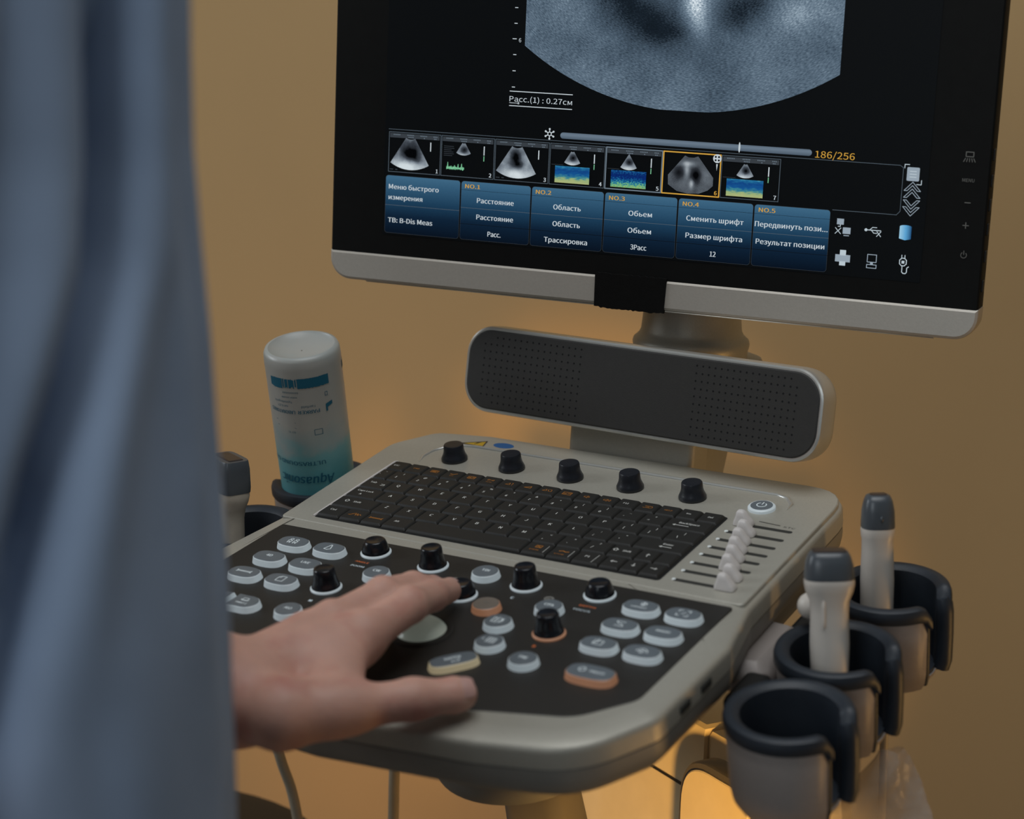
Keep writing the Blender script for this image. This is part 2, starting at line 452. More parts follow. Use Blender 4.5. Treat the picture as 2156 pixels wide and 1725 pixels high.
def offset(poly, d):
    """grow a CCW polygon outwards by d along averaged normals"""
    if not d: return list(poly)
    n = len(poly); out = []
    for i in range(n):
        a, b, c = poly[i - 1], poly[i], poly[(i + 1) % n]
        e1 = Vector((b[0] - a[0], b[1] - a[1])); e2 = Vector((c[0] - b[0], c[1] - b[1]))
        if e1.length < 1e-9: e1 = e2
        if e2.length < 1e-9: e2 = e1
        e1.normalize(); e2.normalize()
        n1 = Vector((e1.y, -e1.x)); n2 = Vector((e2.y, -e2.x)); nn = n1 + n2
        if nn.length < 1e-6: nn = n1
        nn.normalize(); k = d / max(0.5, nn.dot(n1))
        out.append((b[0] + nn.x * k, b[1] + nn.y * k))
    return out
def round_poly(pts, n=6):
    """pts: [(x, y, radius)] CCW -> polygon with rounded corners"""
    out = []; N = len(pts)
    for i in range(N):
        a, b, c = pts[i - 1], pts[i], pts[(i + 1) % N]
        r = b[2]
        B = Vector(b[:2]); u = Vector(a[:2]) - B; v = Vector(c[:2]) - B
        lu, lv = u.length, v.length; u.normalize(); v.normalize()
        if r <= 0: out.append(tuple(B)); continue
        half = math.acos(max(-1, min(1, u.dot(v)))) / 2
        t = min(r / math.tan(half), lu * .49, lv * .49)
        p0, p1 = B + u * t, B + v * t
        for k in range(n + 1):
            s_ = k / n
            q = p0 * (1 - s_) ** 2 + B * 2 * s_ * (1 - s_) + p1 * s_ ** 2
            out.append(tuple(q))
    return out
T = Matrix.Translation
RX = lambda a: Matrix.Rotation(a, 4, 'X')
RY = lambda a: Matrix.Rotation(a, 4, 'Y')
RZ = lambda a: Matrix.Rotation(a, 4, 'Z')
mm = 0.001
MD = T((0, 0, ZD)) @ RX(TILT)                # the deck frame: x right, y away, z out of the deck
def D(x, y, h=0.0): return MD @ T((x * mm, y * mm, h * mm))

# ------------------------------------------------------------------ the room
b = MB(); b.box((0, 0.985, 1.35), (5.4, 0.12, 2.7)); tag(b.build('wall_back', M['wall'], smooth=0), kind='structure')
b = MB(); b.box((-2.66, -0.9, 1.35), (0.12, 3.65, 2.7)); tag(b.build('wall_left', M['wall'], smooth=0), kind='structure')
b = MB(); b.box((0, -0.9, -0.05), (5.4, 3.9, 0.1)); tag(b.build('floor', M['floor'], smooth=0), kind='structure')

# ------------------------------------------------------------------ the machine
machine = thing('ultrasound_machine', 'silver and black ultrasound cart with lit monitor, keyboard deck and probe holders', 'ultrasound machine', T((0.022, 0.15, 0)))
P = machine
# --- console deck
deck_pts = [(-146, 121, 18), (-172, 88, 30), (-170, -60, 0), (-178, -116, 10), (-178, -212, 20), (-150, -262, 55),
            (-90, -281, 30), (22, -288, 40), (134, -277, 30), (196, -262, 55), (222, -210, 25), (223, -116, 10), (212, -62, 6), (207, 128.5, 36), (-100, 129, 10)]
deck_o = [(x * mm, y * mm) for x, y in round_poly(deck_pts)]
b = MB()
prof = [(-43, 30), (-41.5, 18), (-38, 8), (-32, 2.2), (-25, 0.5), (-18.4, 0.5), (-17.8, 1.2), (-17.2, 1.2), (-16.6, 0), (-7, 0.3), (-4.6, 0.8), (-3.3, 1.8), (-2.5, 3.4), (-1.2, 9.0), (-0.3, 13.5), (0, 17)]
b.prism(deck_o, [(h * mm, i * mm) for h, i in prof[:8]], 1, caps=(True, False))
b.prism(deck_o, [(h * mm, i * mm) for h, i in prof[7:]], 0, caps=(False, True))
# raised rear lip in front of the monitor column
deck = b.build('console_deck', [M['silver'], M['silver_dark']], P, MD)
b = MB()
for (x, y) in ((222.6, -150), (222.3, -178)):
    b.box((x * mm, y * mm, -11 * mm), (2 * mm, 13 * mm, 5.5 * mm), bev=0.8 * mm)
b.build('usb_port', M['slot'], deck, MD)
# pan under the deck
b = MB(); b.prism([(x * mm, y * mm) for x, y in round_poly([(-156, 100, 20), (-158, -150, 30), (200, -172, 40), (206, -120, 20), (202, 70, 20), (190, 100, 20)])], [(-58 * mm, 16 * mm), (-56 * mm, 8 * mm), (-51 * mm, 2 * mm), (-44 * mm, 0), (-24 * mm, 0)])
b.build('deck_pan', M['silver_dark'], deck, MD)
# upper keyboard plate standing slightly proud of the lower deck
up_pts = [(-146, 119, 16), (-168, 86, 26), (-166.5, -62, 4), (208.5, -66, 5), (204.5, 126, 34), (-100, 126.5, 8)]
up_o = [(x * mm, y * mm) for x, y in round_poly(up_pts)]
b = MB(); b.prism(up_o, [(-3.6 * mm, 0), (-0.3 * mm, 0), (0.30 * mm, 0.35 * mm), (0.55 * mm, 1.0 * mm)])
b.build('keyboard_plate', M['silver'], deck, MD)
# trough lip round the row of knobs
b = MB()
path = [(-126, 62, 0), (-129, 72), (-128, 84), (-122, 95), (-112, 101.5), (-100, 103), (30, 103), (158, 102), (167, 99), (174, 90), (174.5, 80)]
b.tube([(p[0] * mm, p[1] * mm, 0.3 * mm) for p in path], [0.6 * mm] + [1.7 * mm] * (len(path) - 2) + [0.5 * mm], 12)
b.build('trough_lip', M['bright_silver'], deck, MD)
# stickers and print
b = MB()
b.poly([(-116 * mm, 106 * mm), (-95 * mm, 106 * mm), (-97 * mm, 116 * mm)], 0, z=0.62 * mm)
b.stroke([(-104 * mm, 108.5 * mm), (-102 * mm, 111 * mm), (-103.5 * mm, 110.5 * mm), (-101 * mm, 113 * mm)], 0.9 * mm, 1, z=0.7 * mm)
b.stroke([(-116 * mm, 106 * mm), (-95 * mm, 106 * mm), (-97 * mm, 116 * mm)], 1.2 * mm, 1, z=0.68 * mm, close=True)
b.build('warning_sticker', [M['yellow'], M['print_dark']], deck, MD)
b = MB(); b.poly([(-80 * mm + 9 * mm * math.cos(t * .2618), 113 * mm + 5 * mm * math.sin(t * .2618)) for t in range(24)], 0, z=0.62 * mm)
b.build('round_sticker', M['blue_sticker'], deck, MD)
# --- black control panel
pan_pts = [(-156, -73.5, 3), (-158, -130, 0), (-160, -195, 12), (-146, -226, 30), (-80, -250, 30), (22, -259, 40), (119, -249, 30), (178, -233, 30), (203.5, -200, 18), (204, -70.5, 3)]
b = MB(); b.prism([(x * mm, y * mm) for x, y in round_poly(pan_pts)], [(-1 * mm, 0), (0.25 * mm, 0), (0.5 * mm, 0.6 * mm)])
def ptxt(t, x, y, s, mi, **k): b.text(t, s * mm, x * mm, y * mm, mi, z=0.56 * mm, **k)
ptxt('ANGLE', -62.4, -105.4, 3.9, 2, fit=.0112); ptxt('ZOOM', -62, -111.9, 3.9, 1, fit=.0112)
ptxt('M', -60.6, -168.3, 5.2, 1, bold=.03); ptxt('MENU', 22, -141.6, 4.0, 1, fit=.0120, bold=.01)
ptxt('C', 63.9, -112.8, 5.2, 1, bold=.03); ptxt('DEPTH', 116.4, -105.2, 3.9, 2, fit=.0118); ptxt('FOCUS', 115.5, -111.2, 3.9, 1, fit=.0120)
ptxt('B', 111.8, -165.9, 4.8, 2, bold=.03)
for (x, y) in ((13.5, -104.3), (87.3, -105)):
    b.poly([((x + 3.6 * math.cos(t * .3927)) * mm, (y + 3.2 * math.sin(t * .3927)) * mm) for t in range(16)], 3, z=0.56 * mm)
    b.stroke([((x + dx) * mm, (y + dy) * mm) for dx, dy in ((-2, -1), (0, 1.4), (2, -.4))], 0.7 * mm, 4, z=0.6 * mm)
panel = b.build('control_panel', [M['panel'], M['glow_text'], M['icon_orange'], M['print_grey'], M['print_dark']], P, MD)

# --- keyboard: tray with a bright rim, then every key
b = MB(); b.prism(rrect(0.2845, 0.1085, 0.003, 4, 0, -0.0004), [(0.2 * mm, 0), (0.62 * mm, 0)])
keyboard = b.build('keyboard', M['key_tray'], P, MD)
b = MB(); b.tube([(-142.4 * mm, -54 * mm, .6 * mm), (-143.2 * mm, 0, .6 * mm), (-143.4 * mm, 54 * mm, .6 * mm), (-141 * mm, 55.6 * mm, .5 * mm)], 1.0 * mm, 8)
b.build('keyboard_rim', M['slider'], keyboard, MD)
KH = 2.3
def key(x0, x1, y0, y1, marks=()):
    cx, cy = (x0 + x1) / 2, (y0 + y1) / 2; wd, dp = x1 - x0 - 0.7, y1 - y0 - 0.7
    k = MB()
    o = rrect(wd * mm, dp * mm, 1.0 * mm, 3)
    lv = [(-KH * mm, 0, 0), (-1.5 * mm, .1, 0), (-0.22 * mm, 1.05, .35), (0, 1.35, .5)]
    k.loft([[(p[0] * (wd - 2 * i_) / wd - sh * mm, p[1] * (dp - 2 * i_) / dp + sh * mm * .6, h) for p in o] for h, i_, sh in lv])
    for m_ in marks:
        kind = m_[0]
        if kind == 't':
            _, s, dx, dy, size, mi = m_[:6]
            k.text(s, size * mm, dx * mm, dy * mm, mi, z=0.12 * mm, bold=m_[6] if len(m_) > 6 else 0.0)
        else:
            _, pts, wid, mi = m_
            k.stroke([(p[0] * mm, p[1] * mm) for p in pts], wid * mm, mi, z=0.12 * mm)
    return k.build('key', [M['key'], M['print_white'], M['print_orange']], keyboard, D(cx, cy, KH + 0.6))
U = 19.6; RP = 18.0
YB = -53.3
rows = [YB, YB + 17.6, YB + 35.6, YB + 53.6, YB + 71.6, YB + 89.6, YB + 106.4]
LS = 5.6
def letter(ch): return ('t', ch, -1.6, 2.2, LS + .6, 1, .012)
def two(a, c): return [('t', a, -0.2, 4.2, 4.6, 1, .01), ('t', c, -3.6, -1.6, 5.2, 1, .012)]
XL, XR = -140.8, 140.8
# number row
y0, y1 = rows[4], rows[5]
x = -128.6
key(XL, x, y0, y1, two('~', '`'))
for a, c in zip('!@#$%^&*()_+', '1234567890-='):
    key(x, x + U, y0, y1, two(a, c)); x += U
ARW = lambda x, y, l: ('s', [(x + l, y), (x, y), (x + 1.6, y + 1), (x + 1.6, y - 1), (x, y)], .6, 1)
key(x, XR, y0, y1, [('t', 'BackSpace', 0, 2.0, 4.6, 1, .01), ARW(-11, -2.4, 12)])
# top letter row
y0, y1 = rows[3], rows[4]; x = -118.8
key(XL, x, y0, y1, [('t', 'Tab', -3, 1.6, 4.8, 1, .01), ('s', [(5, -2), (8, -2), (8, 0), (5, 0)], .5, 1)])
for ch in 'QWERTYUIOP': key(x, x + U, y0, y1, [letter(ch)]); x += U
key(x, x + U, y0, y1, two('{', '[')); x += U
key(x, x + U, y0, y1, two('}', ']')); x += U
key(x, XR, y0, y1, two('|', '\\'))
# home row
y0, y1 = rows[2], rows[3]; x = -113.7
key(XL, x, y0, y1, [('t', 'Caps Lock', -1.5, 3.2, 4.4, 1, .01), ('t', 'A', -2.5, -2.6, 4.6, 1, .04)])
for ch in 'ASDFGHJKL': key(x, x + U, y0, y1, [letter(ch)]); x += U
key(x, x + U, y0, y1, two(':', ';')); x += U
key(x, x + U, y0, y1, two('"', "'")); x += U
key(x, XR, y0, y1, [('t', 'Enter', 4, 2.4, 4.6, 1, .01), ARW(-1, -2.0, 9)])
# lower row
y0, y1 = rows[1], rows[2]; x = -104.9
SH = ('s', [(-11, 1.4), (-9, 3.4), (-7, 1.4), (-8, 1.4), (-8, -.2), (-10, -.2), (-10, 1.4), (-11, 1.4)], .5, 1)
key(XL, x, y0, y1, [('t', 'Shift', 0, 1.6, 4.6, 1, .01), SH])
for ch in 'ZXCVBNM': key(x, x + U, y0, y1, [letter(ch)]); x += U
for a, c in (('<', ','), ('>', '.'), ('?', '/')): key(x, x + U, y0, y1, two(a, c)); x += U
key(x, x + 21, y0, y1, [('t', 'Shift', 2, .6, 4.4, 1, .01), ('s', [(p[0] + 2.4, p[1] - 1) for p in SH[1]], .5, 1)]); x += 21
key(x, x + 15, y0, y1, [('s', [(0, -2), (0, 2), (-1.3, .6), (0, 2), (1.3, .6)], .6, 1)]); x += 15
key(x, XR, y0, y1)
# bottom row
y0, y1 = rows[0], rows[1]
FAN = [(-5, -1.5), (0, 2.4), (-3, -1.5), (-5, -1.5), (0, 2.4), (1, -1.5), (2, 2), (3, -1.5), (4, 1.2), (5.5, -.4)]
WR = [(-5.5, 1), (-4, .4), (4, .4), (5.5, 1.4), (4.8, 0), (5.5, -1.2), (4, -.6), (-4, -.6), (-5.5, -1.4), (-4.8, -.2), (-5.5, 1)]
key(XL, -121, y0, y1, [('t', 'Ctrl', -1, 2.0, 4.6, 1, .01)])
key(-121, -102, y0, y1, [('s', FAN, .6, 2)])
key(-102, -83.5, y0, y1, [('s', WR, .6, 2)])
key(-83.5, -62, y0, y1, [('t', 'Alt', -2.5, 1.6, 4.6, 1, .01)])
key(-62, 33.5, y0, y1)
key(33.5, 53.5, y0, y1, [('t', 'Q-BEAM', -1.5, -2.8, 2.9, 2, .01), ('t', '▦', -.5, 2.4, 5.0, 2), ('s', [(-2.5, 4), (2, 4), (2, .6), (-2.5, .6), (-2.5, 4), (2, .6)], .6, 2), ('s', [(6.6, -5), (6.6, 5)], .3, 1)])
key(53.5, 73.5, y0, y1, [('t', 'Q-FLOW', -1.5, -2.8, 2.9, 2, .01), ('s', [(-3.5, 1.4), (-1, 2.4), (1.5, 1.2), (3.5, 2.0)], 1.1, 2), ('s', [(6.6, -5), (6.6, 5)], .3, 1)])
key(73.5, 95, y0, y1, [('t', 'P1', -2, 1.4, 4.8, 1, .01), ('s', [(4.5, -6), (5, 5.5)], .35, 1)])
key(95, 110.5, y0, y1, [('s', [(2.2, 1), (-2.4, 1), (-1, 2.2), (-2.4, 1), (-1, -.2)], .7, 1)])
key(110.5, 125, y0, y1, [('s', [(0, 3), (0, -1), (-1.3, .4), (0, -1), (1.3, .4)], .6, 1)])
key(125, XR, y0, y1, [('s', [(-2.2, 1), (2.4, 1), (1, 2.2), (2.4, 1), (1, -.2)], .6, 1)])
# function row
y0, y1 = rows[5], rows[6]
fx = [XL, -124.8] + [-124.8 + 16.6 * (i + 1) for i in range(15)] + [XR]
fm = [[('t', 'ESC', -2.0, .2, 4.0, 1, .01)],
      [('t', 'END', 0, .2, 4.0, 2, .01)],
      [('t', '▤', 0, .4, 4.6, 2), ('s', [(-3, -1.6), (3, -1.6), (3, 1.9), (-3, 1.9), (-3, -1.6)], .5, 2), ('s', [(-2, .8), (2, .8)], .8, 2), ('s', [(-2, -.4), (1, -.4)], .8, 2)],
      [('s', [(-2.5, .6), (0, 0.2), (2.6, 2.2)], .8, 2), ('t', 'EDIT', 0, -2.2, 2.4, 2, .01)],
      [('s', [(-3, -1.8), (3, -1.8), (3, 1.9), (-3, 1.9), (-3, -1.8), (3, 1.9)], .6, 2), ('s', [(-2, .2), (2, .2)], .9, 2)],
      [('s', [(-2.6, 2.2), (2.6, .2), (2.6, 2.2), (-2.6, .2), (-2.6, 2.2)], .5, 2), ('t', 'CLEAR', 0, -2.2, 2.4, 2, .01)],
      [('s', [(-2.6, -1.4), (.2, 2), (1, -1.4), (-2.6, -1.4)], .5, 2), ('s', [(1.8, 2), (2.8, 2), (2.8, -1.4)], .5, 2)],
      [('s', [(-3, -1.2), (2, 1.8), (2.6, -1.2), (-3, -1.2)], .7, 2)],
      [('s', [(-4, -1.2), (-1.4, 1.8), (-.6, -1.2), (-4, -1.2)], .5, 2), ('s', [(.2, 1.6), (1.2, -1.4), (3.8, -1.2), (3, 1.6), (1.4, 1.6)], .5, 2)],
      [('s', [(-3.4, -2), (3.4, -2), (3.4, 2.2), (-3.4, 2.2), (-3.4, -2), (3.4, 2.2)], .6, 2), ('s', [(-3.4, .2), (3.4, .2)], .6, 2)],
      [('s', [(-2.2, -.8), (-.8, -.8), (.6, -1.8), (.6, 1.8), (-.8, .8), (-2.2, .8), (-2.2, -.8)], .5, 2), ('s', [(1.6, -1), (2, 0), (1.6, 1)], .5, 2)],
      [('s', [(-2.6, -.8), (-1.2, -.8), (.2, -1.8), (.2, 1.8), (-1.2, .8), (-2.6, .8), (-2.6, -.8)], .5, 2), ('s', [(1.2, -1), (1.6, 0), (1.2, 1)], .5, 2), ('s', [(2.3, -1.6), (2.9, 0), (2.3, 1.6)], .5, 2)],
      [('t', 'F12', -1, .4, 4.0, 1, .01)],
      [('s', [(-3.4, -1.4), (3, -1.4), (3.8, 0), (3, 1.4), (-2.6, 1.4)], .5, 2), ('t', 'ESC', .2, 0, 2.8, 2, .01)],
      [('t', 'HELP', 0, .2, 3.8, 2, .01)],
      [('t', 'Ins', -.5, .4, 4.0, 1, .01)],
      [('t', 'Del', 0, .2, 4.0, 1, .01)]]
for i in range(len(fx) - 1): key(fx[i], fx[i + 1], y0, y1, fm[i])

# --- knobs
def knob(x, y, prof, ring=None, gloss=True, name='knob', base_h=0.5):
    k = MB()
    k.lathe([(r * mm, z * mm) for r, z in prof], 40)
    o = k.build('knob', M['knob_gloss'] if gloss else M['knob'], P, D(x, y, base_h), smooth=50)
    if ring:
        g = MB(); g.lathe([(10.9 * mm, 0), (11.0 * mm, 0.8 * mm), (10.2 * mm, 1.7 * mm), (8 * mm, 1.7 * mm)], 40)
        q = g.build('light_ring', M[ring], o, D(x, y, base_h)); q['label'] = 'glowing ring under the knob'
    return o
low = [(9.8, 1.2), (9.9, 2.2), (9.3, 4.5), (8.6, 6.8), (7.6, 9.4), (7.1, 10.0), (6.2, 10.3), (5.4, 10.0), (0.4, 9.9)]
tall = [(9.8, 1.2), (9.9, 2.2), (9.0, 3.8), (8.2, 6.5), (7.7, 10), (7.3, 14.0), (6.9, 15.0), (6.0, 15.3), (5.2, 15.0), (0.4, 14.9)]
for x, y, pr, rg in ((-61.8, -89.5, low, 'glow_white'), (-11.6, -93.1, tall, 'glow_white'), (-61.8, -148.8, tall, 'glow_white'),
                     (30.8, -123.3, low, 'glow_white'), (63.8, -94.7, tall, 'glow_white'), (116.3, -88.4, low, 'glow_white'), (112.4, -148.3, tall, 'glow_orange')):
    knob(x, y, pr, rg)
kb = [(9.6, 0), (10.2, 0.9), (10.2, 2.2), (9.3, 4.2), (8.5, 6.0), (8.0, 8.5), (7.7, 12.3), (7.2, 13.1), (6.4, 13.2), (0.4, 13.0)]
for i, x in enumerate((-101.4, -49.6, 1.5, 52.4, 103.3)):
    knob(x, 75.0, kb, None, False, base_h=0.5)
# power button
k = MB(); k.lathe([(10.0 * mm, 0), (9.9 * mm, 1.8 * mm), (9.0 * mm, 2.6 * mm), (7.9 * mm, 2.7 * mm)], 36)
pb = k.build('power_button', M['glow_white'], P, D(157.3, 76.1, 0.5))
k = MB(); k.lathe([(8.0 * mm, 0), (8.0 * mm, 0.5 * mm), (0.3 * mm, 0.6 * mm)], 36)
k.stroke([(3.4 * mm * math.cos(R(a)), 3.4 * mm * math.sin(R(a))) for a in range(125, 416, 15)], 0.7 * mm, 1, z=0.75 * mm)
k.stroke([(0, 0.6 * mm), (0, 4.4 * mm)], 0.7 * mm, 1, z=0.75 * mm)
k.build('button_cap', [M['cap'], M['icon_white']], pb, D(157.3, 76.1, 2.9))

# --- lit buttons
def stadium(wd, ht, n=8, p=2.6):
    o = []
    for i in range(40):
        a = 2 * math.pi * i / 40
        c, s_ = math.cos(a), math.sin(a)
        o.append((wd / 2 * math.copysign(abs(c) ** (2 / p), c), ht / 2 * math.copysign(abs(s_) ** (2 / p), s_)))
    return o
def button(x, y, wd, ht, marks=(), glow='glow_white', cap='cap', rot=0.0, p=2.6, outline=None, icon='icon_white', tall_=4.2):
    o = [(a * mm, c * mm) for a, c in (outline or stadium(wd, ht, p=p))]
    W = D(x, y, 0.4) @ RZ(rot)
    k = MB(); k.prism(o, [(0, -0.9 * mm), (0.8 * mm, -0.7 * mm), (tall_ * mm, 0.1 * mm), ((tall_ + .35) * mm, 0.6 * mm)])
    bt = k.build('button', M[glow], P, W)
    c = MB(); c.prism(o, [(0, 0.5 * mm), (0.25 * mm, 0.7 * mm), (0.4 * mm, 1.4 * mm)])
    for m_ in marks:
        if m_[0] == 't': c.text(m_[1], m_[4] * mm, m_[2] * mm, m_[3] * mm, 1, z=0.55 * mm, bold=.004)
        else: c.stroke([(q[0] * mm, q[1] * mm) for q in m_[1]], m_[2] * mm, 1, z=0.55 * mm)
    c.build('button_cap', [M[cap], M[icon]], bt, W @ T((0, 0, (tall_ + .3) * mm)))
    return bt
def circ(cx, cy, r, n=10): return [(cx + r * math.cos(2 * math.pi * i / n), cy + r * math.sin(2 * math.pi * i / n)) for i in range(n + 1)]
PEOPLE = [('s', circ(-2.4, 2.2, 1.2), .5), ('s', [(-4, .4), (-2.4, 1), (-1, .2), (-1.4, -3.4), (-2.4, -1), (-3.4, -3.4), (-4, .4)], .5),
          ('s', circ(2.2, 2.2, 1.2), .5), ('s', [(.8, .4), (2.2, 1), (3.8, .2), (3.4, -3.4), (2.2, -1), (1.2, -3.4), (.8, .4)], .5)]
CONE = [('s', [(-2.4, -3), (-.4, 3.6), (.6, 3.6), (2.4, -2), (.4, -3.4), (-2.4, -3)], .6)]
WRN = [('s', [(q[0] * 1.1, q[1]) for q in WR], .5)]
DOC = [('s', [(-2.6, -3.4), (3, -3.4), (3, 3.4), (-.8, 3.4), (-2.6, 1.6), (-2.6, -3.4)], .5), ('s', [(-.8, 3.4), (-.8, 1.6), (-2.6, 1.6)], .4)]
BW, BH = 24.2, 16.0
button(-122.8, -103.6, BW, BH, PEOPLE); button(-92.2, -102.8, BW, BH, CONE)
button(-124.5, -129.8, BW, BH, [('t', '4D', 0, 1, 6.2)]); button(-93, -130, BW, BH, [('t', 'LIVE', 0, 1, 5.6)])
button(-125.2, -156.8, BW, BH, WRN); button(-93.6, -156.8, BW, BH, DOC)
dr = [(-9.5, -8.3), (3, -8.3)] + [(3 + 8.5 * math.cos(R(a)), 8.3 * math.sin(R(a))) for a in range(-75, 76, 15)] + [(3, 8.3), (-9.5, 8.3)]
dl = [(-q[0], q[1]) for q in dr][::-1]
PRN = [('s', [(-1.6, .6), (-1.6, 3.4), (2.4, 3.4), (2.4, .6), (-1.6, .6)], .4), ('s', [(-2.4, 1.6), (-2.4, .2), (3.2, .2), (3.2, 1.6)], .4)]
button(-96.8, -193.5, 0, 0, PRN + [('t', 'PRINT 2', .4, -3.2, 3.6)], outline=dr); button(-120.5, -193.5, 0, 0, PRN + [('t', 'PRINT 1', -.4, -3.2, 3.6)], outline=dl)
CR = 18.6
button(-61.7, -191.2, CR, CR, [('t', 'AIO', 0, .6, 5.4)], p=2); button(-38.7, -122, CR, CR, [('t', 'CW', 0, 1.2, 5.8)], p=2)
button(31, -93, CR, CR, [('t', 'TDI', 0, 1, 5.8)], p=2)
button(57, -134.2, CR, CR, [('s', [(-2, .6), (2, .6)], .6)], 'glow_orange', 'cap_warm', p=2, icon='print_grey')
button(77, -152.2, CR, CR, [('s', [(-3.6, 3), (-3.6, -3), (-1.6, -3), (-1.6, 3), (-3.6, 3)], .5), ('s', [(0, 4), (0, -4)], .5), ('s', [(1.6, 3), (4, 0), (1.8, -3), (3.6, 3), (2, .4)], .5)], p=2)
button(86.3, -177.6, CR, CR, [('t', 'F', -4.4, .6, 4.6), ('s', [(-1.4, 3), (-1.4, -3)], .6), ('s', [(.4, 3), (.4, -3)], .6), ('s', [(2.2, 3), (2.2, -3)], .6), ('s', [(4, 3), (4, -3)], .6), ('s', [(-1.4, 3), (4, 3)], .4)], p=2)
button(97, -121.4, CR, CR, [('t', 'CPA', 0, 1, 5.6)], p=2)
button(117.9, -189.2, CR, CR, [('t', 'PW', 0, .6, 5.8)], p=2)
button(78.6, -207.6, 31.0, 15.0, [('t', 'ENTER', 0, 1.4, 5.0), ('s', [(3, -1.6), (3, -3.4), (-2, -3.4), (-.8, -2.6)], .5)], 'glow_cream', rot=R(48), p=3)
button(165.3, -189, 32.2, 17.5, [('s', circ(-6, .6, 2.2), .6), ('t', 'FREEZE', 4.5, .4, 4.4)], 'glow_orange', 'cap', p=2.8, tall_=4.6)
SQ = [(-3, -3), (-3, 3), (3, 3), (3, -3)]
button(152.2, -98.8, BW, BH, [('s', circ(1.5, 2, 2), .5), ('s', [(1.5, 0), (1.5, 4)], .8), ('t', 'CONTRAST', 0, -2.8, 3.2)])
button(182.6, -98.6, BW, BH, [('s', [(-4, 1.4), (-4, 3.6), (-1.6, 3.6)], .5), ('s', [(4, 1.4), (4, 3.6), (1.6, 3.6)], .5), ('s', [(-4, -1.4), (-4, -3.6), (-1.6, -3.6)], .5), ('s', [(4, -1.4), (4, -3.6), (1.6, -3.6)], .5), ('s', [(-1.4, -1), (1.4, 1)], .5)])
button(152, -126.7, BW, BH, [('s', [(-3, -2.8), (3, -2.8), (2, -.6), (-2, .8), (-3, 2.8), (3, 2.8)], .5)])
button(182.1, -126, BW, BH, [('t', 'INVERT', 0, .6, 4.4)])
button(151.4, -153.7, BW, BH, [('s', [(-3, -3), (3, -3), (3, 2), (-3, 2), (-3, -3)], .5), ('s', [(-1, 4), (-1, -1), (-4, -1)], .5)])
button(181.6, -153.1, BW, BH, [('s', [(-4, -1), (-2, 1.4), (0, 2.4), (3, 1), (4, -1.4)], .6), ('s', [(-2, -1.4), (0, .4), (2, -1)], .6), ('s', [(-1, -2.4), (1, -2.4)], .8)], 'glow_white')
# trackball
k = MB(); k.lathe([(r * mm, z * mm) for r, z in [(21.5, 0), (21.2, 0.8), (19.5, 1.2), (18.2, 0.9)]], 40)
tr = k.build('trackball_ring', M['panel'], P, D(33.9, -176.6, 0.4))
k = MB(); k.lathe([(18.2 * mm * math.sin(a) , (-7 + 18.2 * math.cos(a)) * mm * 0.82) for a in [R(q) for q in (72, 64, 56, 48, 40, 32, 24, 16, 8, 1)]], 40, caps=(False, True))
k.build('trackball', M['ball'], tr, D(33.9, -176.6, 0.8))

# --- gain sliders
SLY = [46.7, 32.2, 18.6, 5.4, -7.4, -21.4, -34.6, -48.6]
SLX = [157, 165, 167.5, 171, 175, 178.5, 186, 188]
k = MB(); k.text('STC', 4.2 * mm, 188.5 * mm, 53.4 * mm, 0, z=0.64 * mm, fit=.0090)
k.stroke([(165 * mm, 55.6 * mm), (181 * mm, 54.2 * mm)], 1.0 * mm, 0, z=0.63 * mm)
k.build('slider_print', M['print_dark'], deck, MD)
for i, (sy, sx) in enumerate(zip(SLY, SLX)):
    k = MB(); k.prism(rrect(43.5 * mm, 4.0 * mm, 1.9 * mm, 5), [(-.3 * mm, 0), (.08 * mm, 0)])
    sl = k.build('slider_slot', M['slot'], P, D(171.7, sy, 0.56))
    k = MB(); k.lathe([(1.5 * mm, -.2 * mm), (1.3 * mm, .4 * mm), (.3 * mm, .7 * mm)], 12)
    q = k.build('indicator_led', M['led'], sl, D(150.2, sy + .3, 0.6)); q['label'] = 'tiny white light at the end of the slot'
    # tooth shaped cap: broad foot, narrow ridge on top
    k = MB(); rings = []
    for h, wx, wy, lean in ((0.4, 14.5, 8.6, 0), (2.2, 14.2, 8.4, 0), (4.2, 12.0, 7.6, -.4), (7.2, 8.6, 6.6, -1.0), (9.6, 6.2, 5.4, -1.5), (10.6, 4.6, 4.0, -1.7), (10.9, 3.0, 2.6, -1.8)):
        rings.append([(q0 * mm + lean * mm, q1 * mm, h * mm) for q0, q1 in rrect(wx, wy, 2.2 if wx > 8 else 1.2, 4)])
    k.loft(rings); k.build('slider_cap', M['slider'], sl, D(sx, sy, 0.6), smooth=35)

# --- column, neck and speaker bar
k = MB()
col = rrect(0.108, 0.030, 0.006, 5, 0.022, 0.142)
k.loft([[(x, y + yo, ZD + z) for x, y in col] for z, yo in ((-0.02, -.004), (0.03, 0), (0.075, 0.004))])
big = rrect(0.108, 0.115, 0.028, 6, 0.028, 0.205)
k.loft([[(cx_ + (x - cx_) * s_, cy_ + (y - cy_) * s_, ZD + z) for x, y in big] for cx_, cy_ in ((0.028, .205),) for z, s_ in ((0.030, .90), (0.04, 0.98), (0.074, 1.0), (0.085, .985), (0.091, .94), (0.093, 0.86))])
k.loft([[(x * 1.0, y, ZD + z) for x, y in rrect(0.09, 0.06, 0.012, 5, 0.022, 0.17 + yo)] for z, yo in ((-0.06, 0.0), (0.0, 0.01), (0.045, 0.03))])
column = k.build('monitor_column', M['silver'], P, T((0.0, 0, 0)))
k = MB()
k.lathe([(.044, .086), (.0445, .098), (.0455, .1015), (.0460, .1045), (.0452, .1075), (.0435, .1090), (.0425, .1100), (.0412, .1112), (.0396, .1145), (.0385, .125), (.0375, .145), (.036, .165), (.033, .172), (0.01, .174)], 44, X=T((0.033, .205, ZD)))
